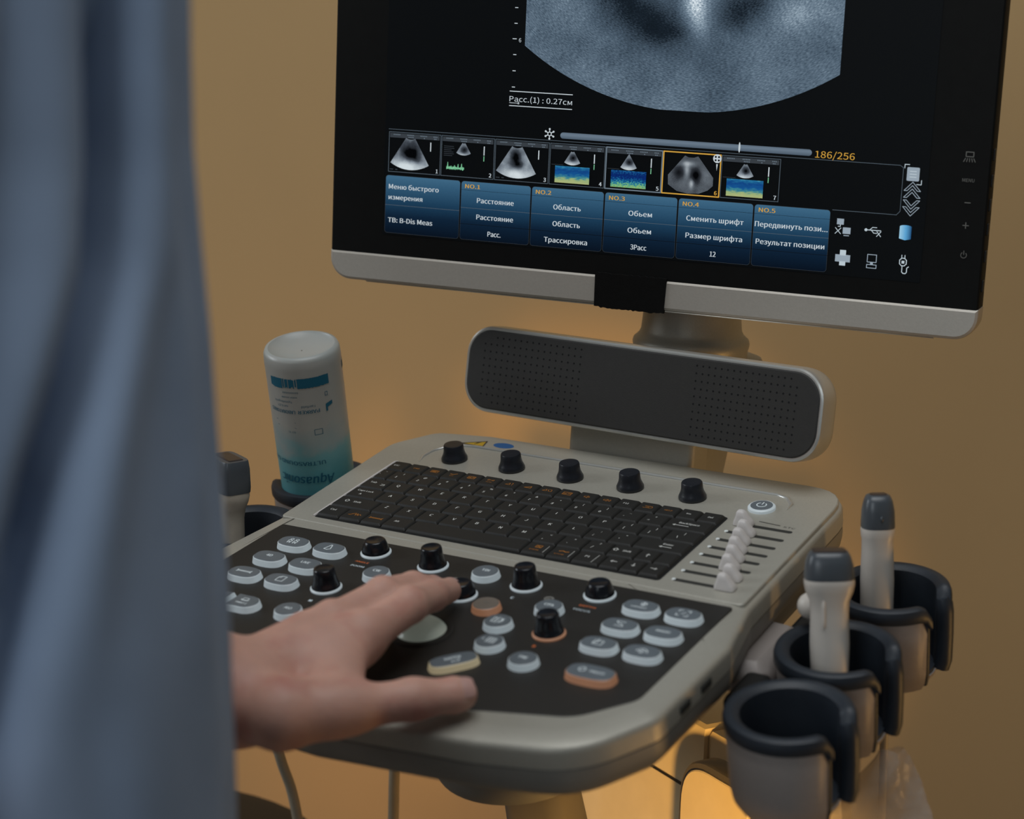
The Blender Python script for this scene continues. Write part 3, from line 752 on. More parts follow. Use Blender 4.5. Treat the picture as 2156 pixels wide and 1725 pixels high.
k.box((0.036, 0.186, ZD + 0.165), (0.05, 0.05, 0.06), bev=.008, X=None)
k.build('swivel_neck', M['silver'], column)
SPK = T((0.0347 - .0035, 0.1135, ZD + 0.0785 + .0005)) @ RZ(R(-3.74)) @ RX(R(-7.5)) @ RX(R(90))   # x right, y up the face, z out of the face
def face_prism(wd, ht, r, prof, X, mi=0, n=8, **kk):
    return rrect(wd, ht, r, n)
k = MB(); so = rrect(.3135, .0685, .0235, 10)
k.prism(so, [(-.030, .010), (-.027, .0035), (-.022, .0008), (-.016, 0), (-.003, 0), (-.0006, .0006), (0, .0020)])
spk = k.build('speaker_bar', M['bright_silver'], P, SPK)
k = MB(); k.prism(rrect(.3076, .0626, .0208, 10), [(-.001, 0), (.0004, .0002), (.0008, .0012)])
for sx in (-1, 1):
    for i in range(17):
        for j in range(10):
            px, py = -.131 + i * .00515 if sx < 0 else .0525 + i * .00515, -.0256 + j * .00568
            if sx < 0: px = -.1385 + i * .0056
            ex_ = abs(px) - .1290
            if ex_ > 0 and math.hypot(ex_, max(0, abs(py) - .0110)) > .0150: continue
            k.poly([(px + .00085 * math.cos(t * .785), py + .00085 * math.sin(t * .785)) for t in range(8)], 1, z=.00084)
k.build('speaker_grille', [M['grille'], M['hole']], spk, SPK)

# --- monitor
MX = Vector((0.9848729, 0.17211827, -0.02001681)); MU = Vector((0.01929411, 0.0058709, 0.99979661)); MN = MX.cross(MU)
MON = Matrix((MX, MU, MN)).transposed().to_4x4(); MON.translation = Vector((0.00060025, 0.11394869, 0.18266089 + ZD))
def mrr(x0, y0, x1, y1, r, n=8): return rrect((x1 - x0), (y1 - y0), r, n, (x0 + x1) / 2, (y0 + y1) / 2)
X0, X1, Y0, Y1 = -.2258, .2800, -.0405, .262
k = MB()
mo = mrr(X0, Y0, X1, Y1, .017, 8)
k.prism(mo, [(-.052, .05), (-.048, .036), (-.030, .010), (-.024, .001), (-.020, 0), (-.003, 0), (-.0012, .0004), (-.0004, .0016)])
monitor = k.build('monitor', M['bezel'], P, MON)
# silver chin under the display
def clip_low(o, yt): return [(x, min(y, yt)) for x, y in o]
k = MB()
ch = [p for p in mrr(X0 - .0004, Y0 - .0006, X1 + .0004, Y1, .017, 8) if p[1] < 0]
ch = [(X1 + .0004, -.0180)] + [(X0 - .0004, -.0180)] + ch
k.prism(ch, [(-.022, .0004), (-.020, 0), (-.003, 0), (-.0006, .0006), (.0006, .0024)])
chin = k.build('monitor_chin', M['chin'], monitor, MON); chin['label'] = 'grey strip along the lower edge of the monitor'
k = MB(); k.tube([(X0 + .03, Y0 - .0008, -.004), (0, Y0 - .0011, -.004), (X1 - .03, Y0 - .0008, -.004)], .0009, 6)
k.build('chin_trim', M['bright_silver'], monitor, MON)
# tape folded over the chin
k = MB(); n = 30
top = [(-.0042 + .0560 * i / n, -.0172 + .0009 * rng.rand()) for i in range(n + 1)]
bot = [(-.0040 + .0548 * i / n, -.0438 + .0012 * rng.rand() + (.0010 if i < 3 else 0)) for i in range(n + 1)]
tz = lambda y: .0016
ring1 = [(x, y, tz(y)) for x, y in top] + [(x, y, -.0002) for x, y in bot[::-1]]
ring1 = [(x, y, z if y > -.03 else .0014) for x, y, z in ring1]
k.loft([[(x, y, -.002) for x, y, z in ring1], ring1])
k.build('adhesive_tape', M['tape'], monitor, MON)
# bezel symbols
k = MB()
def ms(pts, wd=.0005, mi=0, z=.0001, close=False): k.stroke(pts, wd, mi, z=z, close=close)
cx, cy = .2647, .088
ms([(cx - .0026, cy), (cx + .0026, cy), (cx + .0026, cy + .0032), (cx - .0026, cy + .0032)], .0006, close=True)
for a in (-.004, -.002, 0, .002, .004): ms([(cx + a * .7, cy - .0012), (cx + a, cy - .0036)], .0005)
k.text('MENU', .0046, .2651, .0719, 0, z=.0001)
ms([(.2640, .0561), (.2678, .0561)], .0006)
ms([(.2640, .0402), (.2680, .0402)], .0006); ms([(.2660, .0382), (.2660, .0422)], .0006)
ms([(.2664 + .002 * math.cos(R(a)), .0194 + .002 * math.sin(R(a))) for a in range(125, 416, 20)], .0005); ms([(.2664, .0198), (.2664, .0224)], .0005)
k.build('bezel_symbols', M['print_grey'], monitor, MON)
for yy in (.090, .072, .055, .038, .019, -.002):
    k = MB(); k.box((X1 + .0004, yy, -.0075), (.0016, .0085, .006), bev=.0006); k.build('side_button', M['black'], monitor, MON)

# the picture on the display
SX0, SX1, SY0, SY1 = -.1815, .2375, -.0028, .2345
mats = []; MI = {}
def smat(n_, m_): MI[n_] = len(mats); mats.append(m_); return MI[n_]
scrb = mat('display_black', (9, 10, 11), 0.5, spec=0.1, emit=(11, 15, 18), es=0.35, var=0.02)
smat('bg', scrb)
smat('white', emi('display_white', (196, 206, 212), 0.95))
smat('grey', emi('display_grey', (108, 122, 134), 0.9))
smat('dim', emi('display_dim_line', (86, 98, 108), 0.9))
smat('faint', emi('display_faint', (58, 64, 70), 0.9))
smat('amber', emi('display_amber', (206, 158, 66), 0.95))
smat('bar', ramp_emit('display_bar', 1, .0805, .0860, [(0, (70, 84, 98)), (.6, (104, 120, 136)), (1, (84, 98, 112))]))
smat('menu', ramp_emit('display_menu_blue', 1, -.0010, .0435, [(0, (9, 19, 32)), (.30, (15, 34, 54)), (.55, (28, 60, 86)), (.85, (50, 88, 116)), (1, (62, 102, 130))], noise=.06, nscale=700))
GST = [(0.0, (6, 9, 12)), (.22, (24, 33, 42)), (.45, (70, 86, 101)), (.62, (100, 118, 134)), (.82, (150, 168, 182)), (1, (226, 236, 242))]
smat('echo', echo_emit('display_echo', .0565, .316, GST,
     [(.0605, .186, .009, .020, .42), (.066, .168, .007, .010, .16), (.018, .178, .030, .020, -.30), (-.006, .194, .030, .010, -.16), (.040, .165, .022, .012, -.16), (.090, .178, .016, .014, -.26), (.110, .190, .016, .012, -.16), (.136, .178, .020, .012, .14), (.06, .150, .05, .018, -.12), (-.04, .180, .03, .02, .04)], base=.53, rs=1.0, ns=1.0, amp=.62, amp2=.42))
TST = [(0.0, (5, 6, 8)), (.3, (60, 66, 74)), (.55, (124, 134, 144)), (.8, (176, 186, 192)), (1, (206, 216, 220))]
smat('doppler', ramp_emit('display_doppler', 1, .0480, .0625, [(0, (170, 176, 120)), (.18, (150, 172, 118)), (.30, (60, 130, 140)), (.45, (22, 84, 142)), (.65, (18, 66, 128)), (.85, (34, 108, 150)), (1, (86, 160, 178))], noise=.45, nscale=700, aniso=(.35, 1, 1)))
smat('doppler2', ramp_emit('display_doppler_noisy', 1, .0480, .0630, [(0, (140, 178, 112)), (.14, (96, 168, 124)), (.26, (26, 110, 150)), (.45, (12, 46, 112)), (.65, (10, 34, 96)), (.85, (22, 84, 140)), (1, (60, 130, 160))], noise=.9, nscale=1300, aniso=(.6, 1, 1)))
smat('green', emi('display_waveform', (130, 206, 160), 0.9))
smat('diskblue', ramp_emit('display_disk', 0, .2205, .2290, [(0, (150, 196, 220)), (.5, (90, 160, 206)), (1, (20, 60, 104))]))
smat('icon', emi('display_icon', (150, 164, 176), 0.95))
smat('iconlt', emi('display_icon_light', (186, 200, 208), 0.95))
s = MB()
s.rect(SX0, SY0, SX1, SY1, MI['bg'], z=-.0002)
mi_ = lambda q: MI[q]
# main sector
Rr = .210; ccx, ccy = .0565, .316
arc = []
for i in range(41):
    x = -.0690 + (.1695 + .0690) * i / 40
    y = ccy - math.sqrt(max(0, Rr ** 2 - (x - ccx) ** 2)); arc.append((x, max(y, .1068)))
s.poly(arc + [(.1695, .2200), (-.0690, .2200)], MI['echo'], z=.0001)
# depth scale, caliper read-out
for y in (.1751, .1636, .1406, .1286, .1166): s.rect(-.0780, y - .0003, -.0755, y + .0003, MI['white'], z=.0001)
s.rect(-.0790, .1519, -.0757, .1525, MI['white'], z=.0001)
s.text('6', .0058, -.0730, .1516, MI['white'], z=.0001)
s.rect(-.0796, .1132, -.0293, .1138, MI['white'], z=.0001); s.rect(-.0796, .1024, -.0293, .1030, MI['white'], z=.0001)
s.rect(-.0796, .1046, -.0715, .1050, MI['white'], z=.0001)
s.text('Расс.(1) : 0.27см', .0078, -.0545, .1082, MI['white'], z=.00012, fit=.0500)
s.text('8', .0040, -.0722, .1052, MI['white'], z=.00014)
# cine bar
s.poly(rrect(.1912, .0046, .0023, 6, .0580, .0831), MI['bar'], z=.0001)
s.poly([(.1003 + .0007 * math.cos(R(a)), .0834 + .0038 * math.sin(R(a))) for a in range(0, 360, 20)], MI['white'], z=.0002)
s.text('186/256', .0094, .1703, .0828, MI['amber'], z=.0001, fit=.0285)
for a in range(0, 360, 60):
    c_, s_ = math.cos(R(a + 30)), math.sin(R(a + 30))
    s.stroke([(-.0462 + .0012 * c_, .0836 + .0012 * s_), (-.0462 + .0034 * c_, .0836 + .0034 * s_)], .0007, MI['white'], z=.0001)
    s.poly([(-.0462 + .0036 * c_ + .0008 * math.cos(R(t)), .0836 + .0036 * s_ + .0008 * math.sin(R(t))) for t in range(0, 360, 45)], MI['white'], z=.0001)
s.stroke([(-.0462 + .0014 * math.cos(R(a)), .0836 + .0014 * math.sin(R(a))) for a in range(0, 361, 30)], .0006, MI['white'], z=.00012)
# clip strip outline
s.stroke([(-.1782, .0790), (.2172, .0787), (.2196, .0772), (.2196, .0465), (.2172, .0438), (.1715, .0438)], .00035, MI['dim'], z=.0001)
def frame(x0, y0, x1, y1, wd, q, z): s.stroke([(x0, y0), (x1, y0), (x1, y1), (x0, y1)], wd, MI[q], z=z, close=True)
def sector(cx, cy, ri, ro, a0, a1, q, z=.0002, n=16):
    s.poly([(cx + ro * math.sin(R(a0 + (a1 - a0) * i / n)), cy - ro * math.cos(R(a0 + (a1 - a0) * i / n))) for i in range(n + 1)] +
           [(cx + ri * math.sin(R(a1 + (a0 - a1) * i / 6)), cy - ri * math.cos(R(a1 + (a0 - a1) * i / 6))) for i in range(7)], MI[q], z=z)
pitch = .0443; tw = .0430; ty0, ty1 = .0464, .0769
for i in range(7):
    x0 = -.1780 + pitch * i
    wid = .0436
    if i == 5: frame(x0 + .0003, ty0, x0 + wid, ty1, .0009, 'amber', .0003)
    elif i == 4: frame(x0 + .0003, ty0, x0 + wid, ty1, .0009, 'grey', .0003)
    else: frame(x0 + .0003, ty0, x0 + wid, ty1, .0004, 'dim', .0002)
    s.text(str(i + 1), .0058, x0 + wid - .0016, ty0 + .0030, MI['amber' if i == 5 else 'white'], z=.0005, align='R', bold=.02)
    if i != 5:
        s.rect(x0 + .0010, ty1 - .0042, x0 + wid - .0010, ty1 - .0008, MI['faint'], z=.0002)
        for (u0, u1, v) in ((.004, .011, .0018), (.0155, .022, .0018), (.0265, .033, .0018), (.0375, .0415, .0018), (.0165, .0215, .0034), (.0295, .0315, .0034), (.038, .0415, .0034)):
            for q in range(int((u1 - u0) / .0012)):
                s.rect(x0 + u0 + q * .0012, ty1 - v - .0004, x0 + u0 + q * .0012 + .0008, ty1 - v + .0003, MI['grey'], z=.0003)
        s.rect(x0 + .0350, ty1 - .0130, x0 + .0358, ty1 - .0062, MI['white'], z=.0003)
        if i in (1, 3, 4, 6): s.rect(x0 + .0351, ty1 - .0175, x0 + .0357, ty1 - .0136, MI['green'], z=.0003)
    if i in (0, 2):
        nm = 'echo_thumb_a' if i == 0 else 'echo_thumb_b'
        cx = x0 + (.0185 if i == 0 else .0180)
        bl = [(cx - .001, .0630, .0085, .0060, -.60), (cx + .003, .0575, .006, .004, -.3), (cx - .004, .0515, .012, .005, .40), (cx, .0500, .014, .004, .25)] if i == 0 else \
             [(cx - .001, .0645, .0045, .0050, -.62), (cx + .001, .0585, .005, .003, -.42), (cx, .0505, .013, .004, .45), (cx + .008, .060, .004, .006, .15)]
        smat(nm, echo_emit('display_' + nm, cx, .0800, TST, bl, base=.52, rs=4, ns=.6, amp=.34, amp2=.62))
        sector(cx, .0790, .0072 if i == 0 else .0078, .0305, -33, 31, nm)
        s.rect(x0 + .0015, ty0 + .0016, x0 + .0045, ty0 + .0022, MI['faint'], z=.0003); s.rect(x0 + .0060, ty0 + .0016, x0 + .0080, ty0 + .0022, MI['faint'], z=.0003)
    if i in (1, 3, 4, 6):
        cx = x0 + (.0185 if i == 1 else .0180)
        nm = 'echo_small_%d' % i
        smat(nm, echo_emit('display_' + nm, cx, .0770, TST, [(cx + .0005, .0668, .0026, .0026, -.5), (cx - .001, .0620, .0055, .0022, .4)], base=.50, rs=8, ns=.5, amp=.4, amp2=.3))
        cyy = .0740 if i == 1 else (.0730 if i == 4 else .0735)
        sector(cx, cyy, .0022 if i != 4 else .0003, .0120 if i != 1 else .0112, -32, 32, nm)
        if i == 1:
            x = x0 + .0048; pts = []
            for q in range(46):
                pts.append((x + q * .00032, .0528 + (.0042 * rng.rand() if q % 9 == 3 else .0010 * rng.randn() * .6)))
            s.stroke(pts, .0004, MI['green'], z=.0003)
            for q in range(46):
                hh = .0004 + .0007 * rng.rand(); s.rect(x + q * .00032 - .00012, .0524 - hh, x + q * .00032 + .00012, .0528 + hh, MI['green'], z=.00025)
            for q in range(6):
                s.rect(x0 + .0022, .0688 - q * .0014, x0 + .0022 + .004 + .005 * rng.rand(), .0692 - q * .0014, MI['faint'], z=.0003)
        else:
            s.rect(x0 + .0046, .0480, x0 + .0320, .0605, MI['doppler2' if i == 4 else 'doppler'], z=.0002)
            s.rect(x0 + .0016, .0612, x0 + .0110, .0615, MI['faint'], z=.0003)
cx = -.1780 + pitch * 5 + .0215
smat('echo_six', echo_emit('display_echo_six', cx, .0800, [(0, (5, 6, 8)), (.3, (44, 48, 54)), (.55, (100, 108, 116)), (.8, (160, 168, 174)), (1, (205, 212, 216))],
     [(cx + .004, .0610, .0035, .0045, -.5), (cx - .009, .0625, .0035, .0040, -.35), (cx - .003, .0640, .002, .005, .3), (cx + .001, .0545, .0018, .0032, .4), (cx - .003, .0690, .005, .002, .3), (cx + .010, .058, .004, .008, .08)], base=.42, rs=4, ns=.6, amp=.4, amp2=.35))
po = [(cx - .0172, .0600), (cx - .0168, .0530), (cx - .010, .0486), (cx - .002, .0473), (cx + .007, .0478), (cx + .0135, .0505), (cx + .0172, .0540), (cx + .0172, .0600), (cx + .0050, .0748), (cx + .002, .0736), (cx - .002, .0736), (cx - .0050, .0748)]
s.poly(po, MI['echo_six'], z=.0002)
rx, ry = cx + .0195, .0742
s.poly([(rx + .0032 * math.cos(R(t)), ry + .0032 * math.sin(R(t))) for t in range(0, 360, 20)], MI['white'], z=.0005)
for a in range(45, 406, 90):
    s.poly([(rx + .0017 * math.cos(R(a)) + .0008 * math.cos(R(t)), ry + .0017 * math.sin(R(a)) + .0008 * math.sin(R(t))) for t in range(0, 360, 45)], MI['bg'], z=.0006)
s.poly([(rx - .0006, ry - .004), (rx + .0006, ry - .004), (rx, ry - .0090)], MI['white'], z=.0005)
# softkey menu
cols = [-.1800, -.1164, -.0586, -.0003, .0568, .1141, .1707]
txt = [None, ('NO.1', 'Расстояние', 'Расстояние', 'Расс.'), ('NO.2', 'Область', 'Область', 'Трассировка'), ('NO.3', 'Обьем', 'Обьем', '3Расс'),
       ('NO.4', 'Сменить шрифт', 'Размер шрифта', '12'), ('NO.5', 'Передвинуть пози...', 'Результат позиции', '')]
for c in range(6):
    x0, x1 = cols[c] + .0005, cols[c + 1] - .0006
    s.poly(mrr(x0, -.0012, x1, .0434, .0022, 5), MI['menu'], z=.0001)
    s.stroke(mrr(x0, -.0012, x1, .0434, .0022, 5), .0002, MI['faint'], z=.00016, close=True)
    cxm = (x0 + x1) / 2
    if c == 0:
        s.stroke([(x0, .0205), (x1, .0205)], .0003, MI['dim'], z=.0002)
        s.text('Меню быстрого', .0072, x0 + .0028, .0352, MI['white'], z=.0003, align='L', fit=.0420, bold=.012)
        s.text('измерения', .0072, x0 + .0028, .0270, MI['white'], z=.0003, align='L', fit=.0285, bold=.012)
        s.text('ТВ: B-Dis Meas', .0072, x0 + .0028, .0092, MI['white'], z=.0003, align='L', fit=.0375, bold=.012)
    else:
        s.stroke([(x0, .0368), (x1, .0368)], .0002, MI['bg'], z=.0002)
        s.stroke([(x0, .0232), (x1, .0232)], .0003, MI['dim'], z=.0002)
        s.stroke([(x0, .0108), (x1, .0108)], .0003, MI['bg'], z=.0002)
        s.text(txt[c][0], .0060, x0 + .0032, .0400, MI['amber'], z=.0003, align='L', fit=.0122, bold=.016)
        for q, yy in ((1, .0298), (2, .0172), (3, .0048)):
            t = txt[c][q]
            if t: s.text(t, .0074, cxm, yy, MI['white'], z=.0003, sx=.90, fit={'Расстояние': .0300, 'Область': .0218, 'Трассировка': .0345, 'Обьем': .0182, 'Сменить шрифт': .0432, 'Размер шрифта': .0428, 'Передвинуть пози...': .0535, 'Результат позиции': .0505}.get(t), bold=.012)
# right-hand icons
ix, iy = .2267, .0731
s.poly(mrr(ix - .0044, iy - .0048, ix + .0044, iy + .0048, .0008, 3), MI['icon'], z=.0002)
for q in (-.002, 0, .002): s.rect(ix - .0024, iy + q - .0003, ix + .0024, iy + q + .0003, MI['iconlt'], z=.0003)
s.stroke([(ix - .0062, iy + .0040), (ix - .0062, iy + .0066), (ix - .0030, iy + .0066)], .0005, MI['iconlt'], z=.0002)
s.stroke([(ix + .0062, iy - .0040), (ix + .0062, iy - .0070), (ix + .0030, iy - .0070)], .0005, MI['iconlt'], z=.0002)
for yy, sg in ((.0640, 1), (.0592, 1), (.0522, -1), (.0474, -1)):
    q0 = [(.2212, yy - .0026 * sg), (.2270, yy + .0036 * sg), (.2328, yy - .0026 * sg), (.2306, yy - .0026 * sg), (.2270, yy + .0012 * sg), (.2234, yy - .0026 * sg)]
    s.stroke(q0, .00045, MI['icon'], z=.0003, close=True)
def irect(x0, y0, x1, y1, q='icon', fill=False):
    if fill: s.rect(x0, y0, x1, y1, MI[q], z=.0002)
    else: s.stroke([(x0, y0), (x1, y0), (x1, y1), (x0, y1)], .0005, MI[q], z=.0002, close=True)
nx, ny = .1800, .0318
irect(nx - .0046, ny + .002, nx + .0004, ny + .0062, 'icon', True); irect(nx, ny - .0044, nx + .0056, ny + .0002, 'icon', True)
s.stroke([(nx - .0020, ny + .002), (nx - .0020, ny + .0006), (nx - .0036, ny + .0006)], .0005, MI['iconlt'], z=.0002); s.stroke([(nx + .001, ny - .0056), (nx + .0046, ny - .0056)], .0006, MI['icon'], z=.0002)
s.stroke([(nx - .0054, ny - .0004), (nx - .0014, ny - .0046)], .0005, MI['iconlt'], z=.0003); s.stroke([(nx - .0014, ny - .0004), (nx - .0054, ny - .0046)], .0005, MI['iconlt'], z=.0003)
ux, uy = .2022, .0316
s.stroke([(ux - .0058, uy), (ux + .0050, uy)], .0006, MI['iconlt'], z=.0002); s.poly([(ux - .0056 + .0011 * math.cos(R(t)), uy + .0011 * math.sin(R(t))) for t in range(0, 360, 40)], MI['iconlt'], z=.0003)
s.stroke([(ux - .0030, uy), (ux - .0010, uy + .0020), (ux + .0020, uy + .0020)], .0005, MI['iconlt'], z=.0002); s.stroke([(ux - .0018, uy), (ux, uy - .0020), (ux + .0024, uy - .0020)], .0005, MI['iconlt'], z=.0002)
s.stroke([(ux + .0022, uy - .0006), (ux + .0052, uy - .0042)], .0005, MI['iconlt'], z=.0003); s.stroke([(ux + .0052, uy - .0006), (ux + .0022, uy - .0042)], .0005, MI['iconlt'], z=.0003)
dx, dy = .2246, .0318
s.poly([(dx - .0042, dy - .0044), (dx, dy - .0054), (dx + .0042, dy - .0044), (dx + .0042, dy + .0040), (dx, dy + .0030), (dx - .0042, dy + .0040)], MI['diskblue'], z=.0002)
s.poly([(dx + .0042 * math.cos(R(t)), dy + .0042 + .0011 * math.sin(R(t))) for t in range(0, 360, 20)], MI['diskblue'], z=.0003)
px, py = .1814, .0096
irect(px - .0054, py - .0024, px + .0054, py + .0028, 'icon', True); irect(px - .0022, py + .0022, px + .0022, py + .0062, 'iconlt', True); irect(px - .0022, py - .0050, px + .0022, py - .0018, 'iconlt', True)
qx, qy = .2024, .0092
irect(qx - .0032, qy - .0004, qx + .0032, qy + .0050); irect(qx - .0034, qy - .0046, qx + .0034, qy - .0022); s.rect(qx - .001, qy - .0022, qx + .001, qy - .0004, MI['icon'], z=.0002)
gx, gy = .2246, .0108
s.stroke([(gx - .0024, gy - .0012), (gx - .0024, gy + .0014), (gx - .001, gy + .0028), (gx + .001, gy + .0028), (gx + .0024, gy + .0014), (gx + .0024, gy - .0012), (gx + .001, gy - .0026), (gx - .001, gy - .0026)], .0006, MI['iconlt'], z=.0002, close=True)
for q in (-.0011, .0011): s.stroke([(gx + q, gy + .0028), (gx + q, gy + .0050)], .0005, MI['iconlt'], z=.0002)
irect(gx - .001, gy - .001, gx + .001, gy + .001, 'iconlt', True)
s.stroke([(gx - .0004, gy - .0026), (gx - .0004, gy - .0070), (gx + .0006, gy - .0080), (gx + .0022, gy - .0080), (gx + .0030, gy - .0070), (gx + .0030, gy - .0040), (gx + .0042, gy - .0030)], .0006, MI['iconlt'], z=.0002)
scr = s.build('display', mats, monitor, MON, smooth=0)
scr['label'] = 'lit display with a grey scan picture, thumbnails and blue menu'

# --- probe holders
def arc_strip(ro, ri, a0, a1, n=48):
    o = [(ro * math.cos(R(a0 + (a1 - a0) * i / n)), ro * math.sin(R(a0 + (a1 - a0) * i / n))) for i in range(n + 1)]
    return o + [(ri * math.cos(R(a1 + (a0 - a1) * i / n)), ri * math.sin(R(a1 + (a0 - a1) * i / n))) for i in range(n + 1)]
def c_loft(k, levels, a0, a1, mi=0, n=56, round_ends=0.0):
    """C-shaped wall: levels = [(z, r_out, r_in)], slot between a1 and a0; rounded top corners at the slot"""
    secs = []
    for i in range(n + 1):
        t = i / n; a = R(a0 + (a1 - a0) * t)
        edge = min(t, 1 - t) * (a1 - a0)
        sec = []
        zmax = max(l[0] for l in levels)
        for z, ro in levels:
            sec.append((ro, z))
        secs.append([(r * math.cos(a), r * math.sin(a), z - (round_ends * (1 - math.sqrt(max(0, 1 - (1 - edge / 14.0) ** 2))) if edge < 14 and z > -.012 else 0)) for r, z in sec])
    k.loft(secs, mi, (True, True))
HOLD = []
def holder(x, y, h, face, k0=None):
    """face: direction of the slot in degrees in the deck plane"""
    W = D(x, y, h) @ RZ(R(face))
    if HOLD:
        o = dup(HOLD[0], W, P); return o
    k = MB()
    lv = [(-.060, .0260), (-.064, .0300), (-.064, .0325), (-.058, .0362), (-.050, .0376), (-.010, .0390), (-.008, .0382), (-.012, .0345), (-.050, .0335), (-.058, .0300)]
    c_loft(k, lv, 24, 328, round_ends=.010)
    k.lathe([(.0296, -.0615), (.0300, -.0590), (.001, -.0588)], 40)
    o = k.build('probe_holder', M['holder'], P, W)
    HOLD.append(o)
    # rubber liner: thick rounded rim on top, thin wall inside, turned down along the slot
    k = MB()
    rim = [(-.056, .0330), (-.012, .0342), (-.0105, .0392), (-.0085, .0404), (-.004, .0404), (-.0012, .0394), (0, .0372), (-.0004, .0335), (-.0030, .0302), (-.010, .0292), (-.056, .0280)]
    c_loft(k, rim, 16, 333, round_ends=.008)
    for a, rt_ in ((19, .0058), (331, .0024)):
        ca, sa = math.cos(R(a)), math.sin(R(a))
        k.tube([(r * ca, r * sa, z) for r, z in ((.0340, -.0075), (.0352, -.012), (.0358, -.018), (.0356, -.035), (.0348, -.054), (.0330, -.060))], [rt_ * .7] + [rt_] * 5, 12)
    k.lathe([(.0290, -.0585), (.0290, -.0565), (.001, -.0563)], 32)
    k.build('rubber_liner', M['rubber'], o, W)
    return o
HX = 268
holders = []
for (x, y, f) in ((HX, 38, 0), (HX, -55, 0), (HX + 4, -139, 0), (-216, -46, 180), (-216, 52, 180)):
    holders.append(holder(x, y, -22, f))
# brackets that carry the holders
for side in (1, -1):
    k = MB()
    def px(v): return (22 + side * (v - 22)) * mm
    pts = [(px(185), -8 * mm), (px(224), -12 * mm), (px(231), -20 * mm), (px(231), -74 * mm), (px(226), -84 * mm), (px(200), -86 * mm), (px(185), -82 * mm)]
    if side > 0: pts = pts[::-1]
    k.prism(pts, [(-.056, .006), (-.053, .002), (-.049, 0), (-.044, 0), (-.038, .0025), (-.033, .010)])
    k.build('holder_bracket', M['holder'], P, MD)
    for y0_, y1_ in (((6, -20), (-82, -122)) if side > 0 else ((28, -20),)):
        k = MB(); k.box((px(227), (y0_ + y1_) / 2 * mm, -.046), (.018, abs(y0_ - y1_) * mm, .022), bev=.004)
        k.build('holder_link', M['black'], P, MD)
k = MB(); k.lathe([(.0088 * math.sin(R(a)), -.0088 * math.cos(R(a))) for a in range(4, 180, 16)], 20)
k.build('hook_ball', M['probe_white'], P, D(240, -31, -10))

# --- cart under the deck
k = MB(); k.lathe([(.020, -.153), (.044, -.151), (.055, -.145), (.0605, -.134), (.062, -.118), (.062, -.040)], 48, X=D(38, -88, 0) @ Matrix.Identity(4))
k.build('swivel_mount', M['silver_dark'], P)
k = MB()
secs = []
for (x, y, z, w_, d_) in ((.047, -.050, ZD - .150, .050, .044), (.040, -.022, ZD - .195, .050, .044), (.028, .022, ZD - .27, .054, .05), (0.0, .10, .50, .06, .06), (-.01, .14, .10, .08, .08)):
    secs.append([(x + px_, y + py_, z) for px_, py_ in rrect(w_, d_, .012, 5)])
k.loft(secs[::-1]); k.build('lift_column', M['cart_grey'], P)
def slab(k, o, z0, z1, mi=0, bev=.006, X=None): k.prism(o, [(z0, bev), (z0 + bev * .3, bev * .3), (z0 + bev, 0), (z1 - bev, 0), (z1 - bev * .3, bev * .3), (z1, bev)], mi, X=X)
CB = T((0.09167, 0.12, 0)) @ RZ(R(-29.4))       # the tower stands turned towards the right
k = MB(); slab(k, [(-.17, 0), (.012, 0), (.0125, .09), (-.17, .09)], .10, ZD - .1735, X=CB)
body = k.build('cart_body', M['cart'], P)
k = MB(); slab(k, [(.0125, .004), (.085, .004), (.085, .085), (.0125, .085)], .10, ZD - .1745, X=CB); k.build('cart_side', M['cart'], P)
k = MB(); k.box((-.075, -.0003, ZD - .228), (.19, .0016, .0022), X=CB); k.build('drawer_seam', M['black'], body)
k = MB(); k.box((.0185, -.004, ZD - .40), (.013, .022, .345), X=CB); k.build('cart_gap', M['black'], P)
k = MB()
X_ = CB @ T((0, -.018, 0)) @ RX(R(90))
oo = round_poly([(.024, .12, .01), (.120, .12, .01), (.120, ZD - .180, .01), (.024, ZD - .180, .040)], 10)
k.prism(oo, [(-.004, 0), (.010, 0), (.012, .0015)], 0, X=X_)
pn = k.build('cart_panel', M['cart_grey'], P)
k = MB(); k.prism(offset(oo, -.006), [(.010, 0), (.0138, 0), (.0145, .001)], 0, X=X_); k.build('panel_face', M['cart'], pn)
k = MB(); slab(k, rrect(.46, .50, .05, 6, .06, .18), .045, .10); base = k.build('cart_base', M['cart_grey'], P)
for (x, y) in ((-.12, -.02), (.24, -.02), (-.12, .38), (.24, .38)):
    k = MB(); k.lathe([(.012, -.016), (.040, -.016), (.045, -.010), (.045, .010), (.040, .016), (.012, .016)], 28, X=T((x, y, .0455)) @ RY(R(90))); k.build('caster_wheel', M['black'], base)

# ------------------------------------------------------------------ things that stand in or hang from the holders
def HP(i, x=0, y=0, z=0):                    # a point in the frame of holder i
    return WM[holders[i].name] @ Vector((x, y, z))
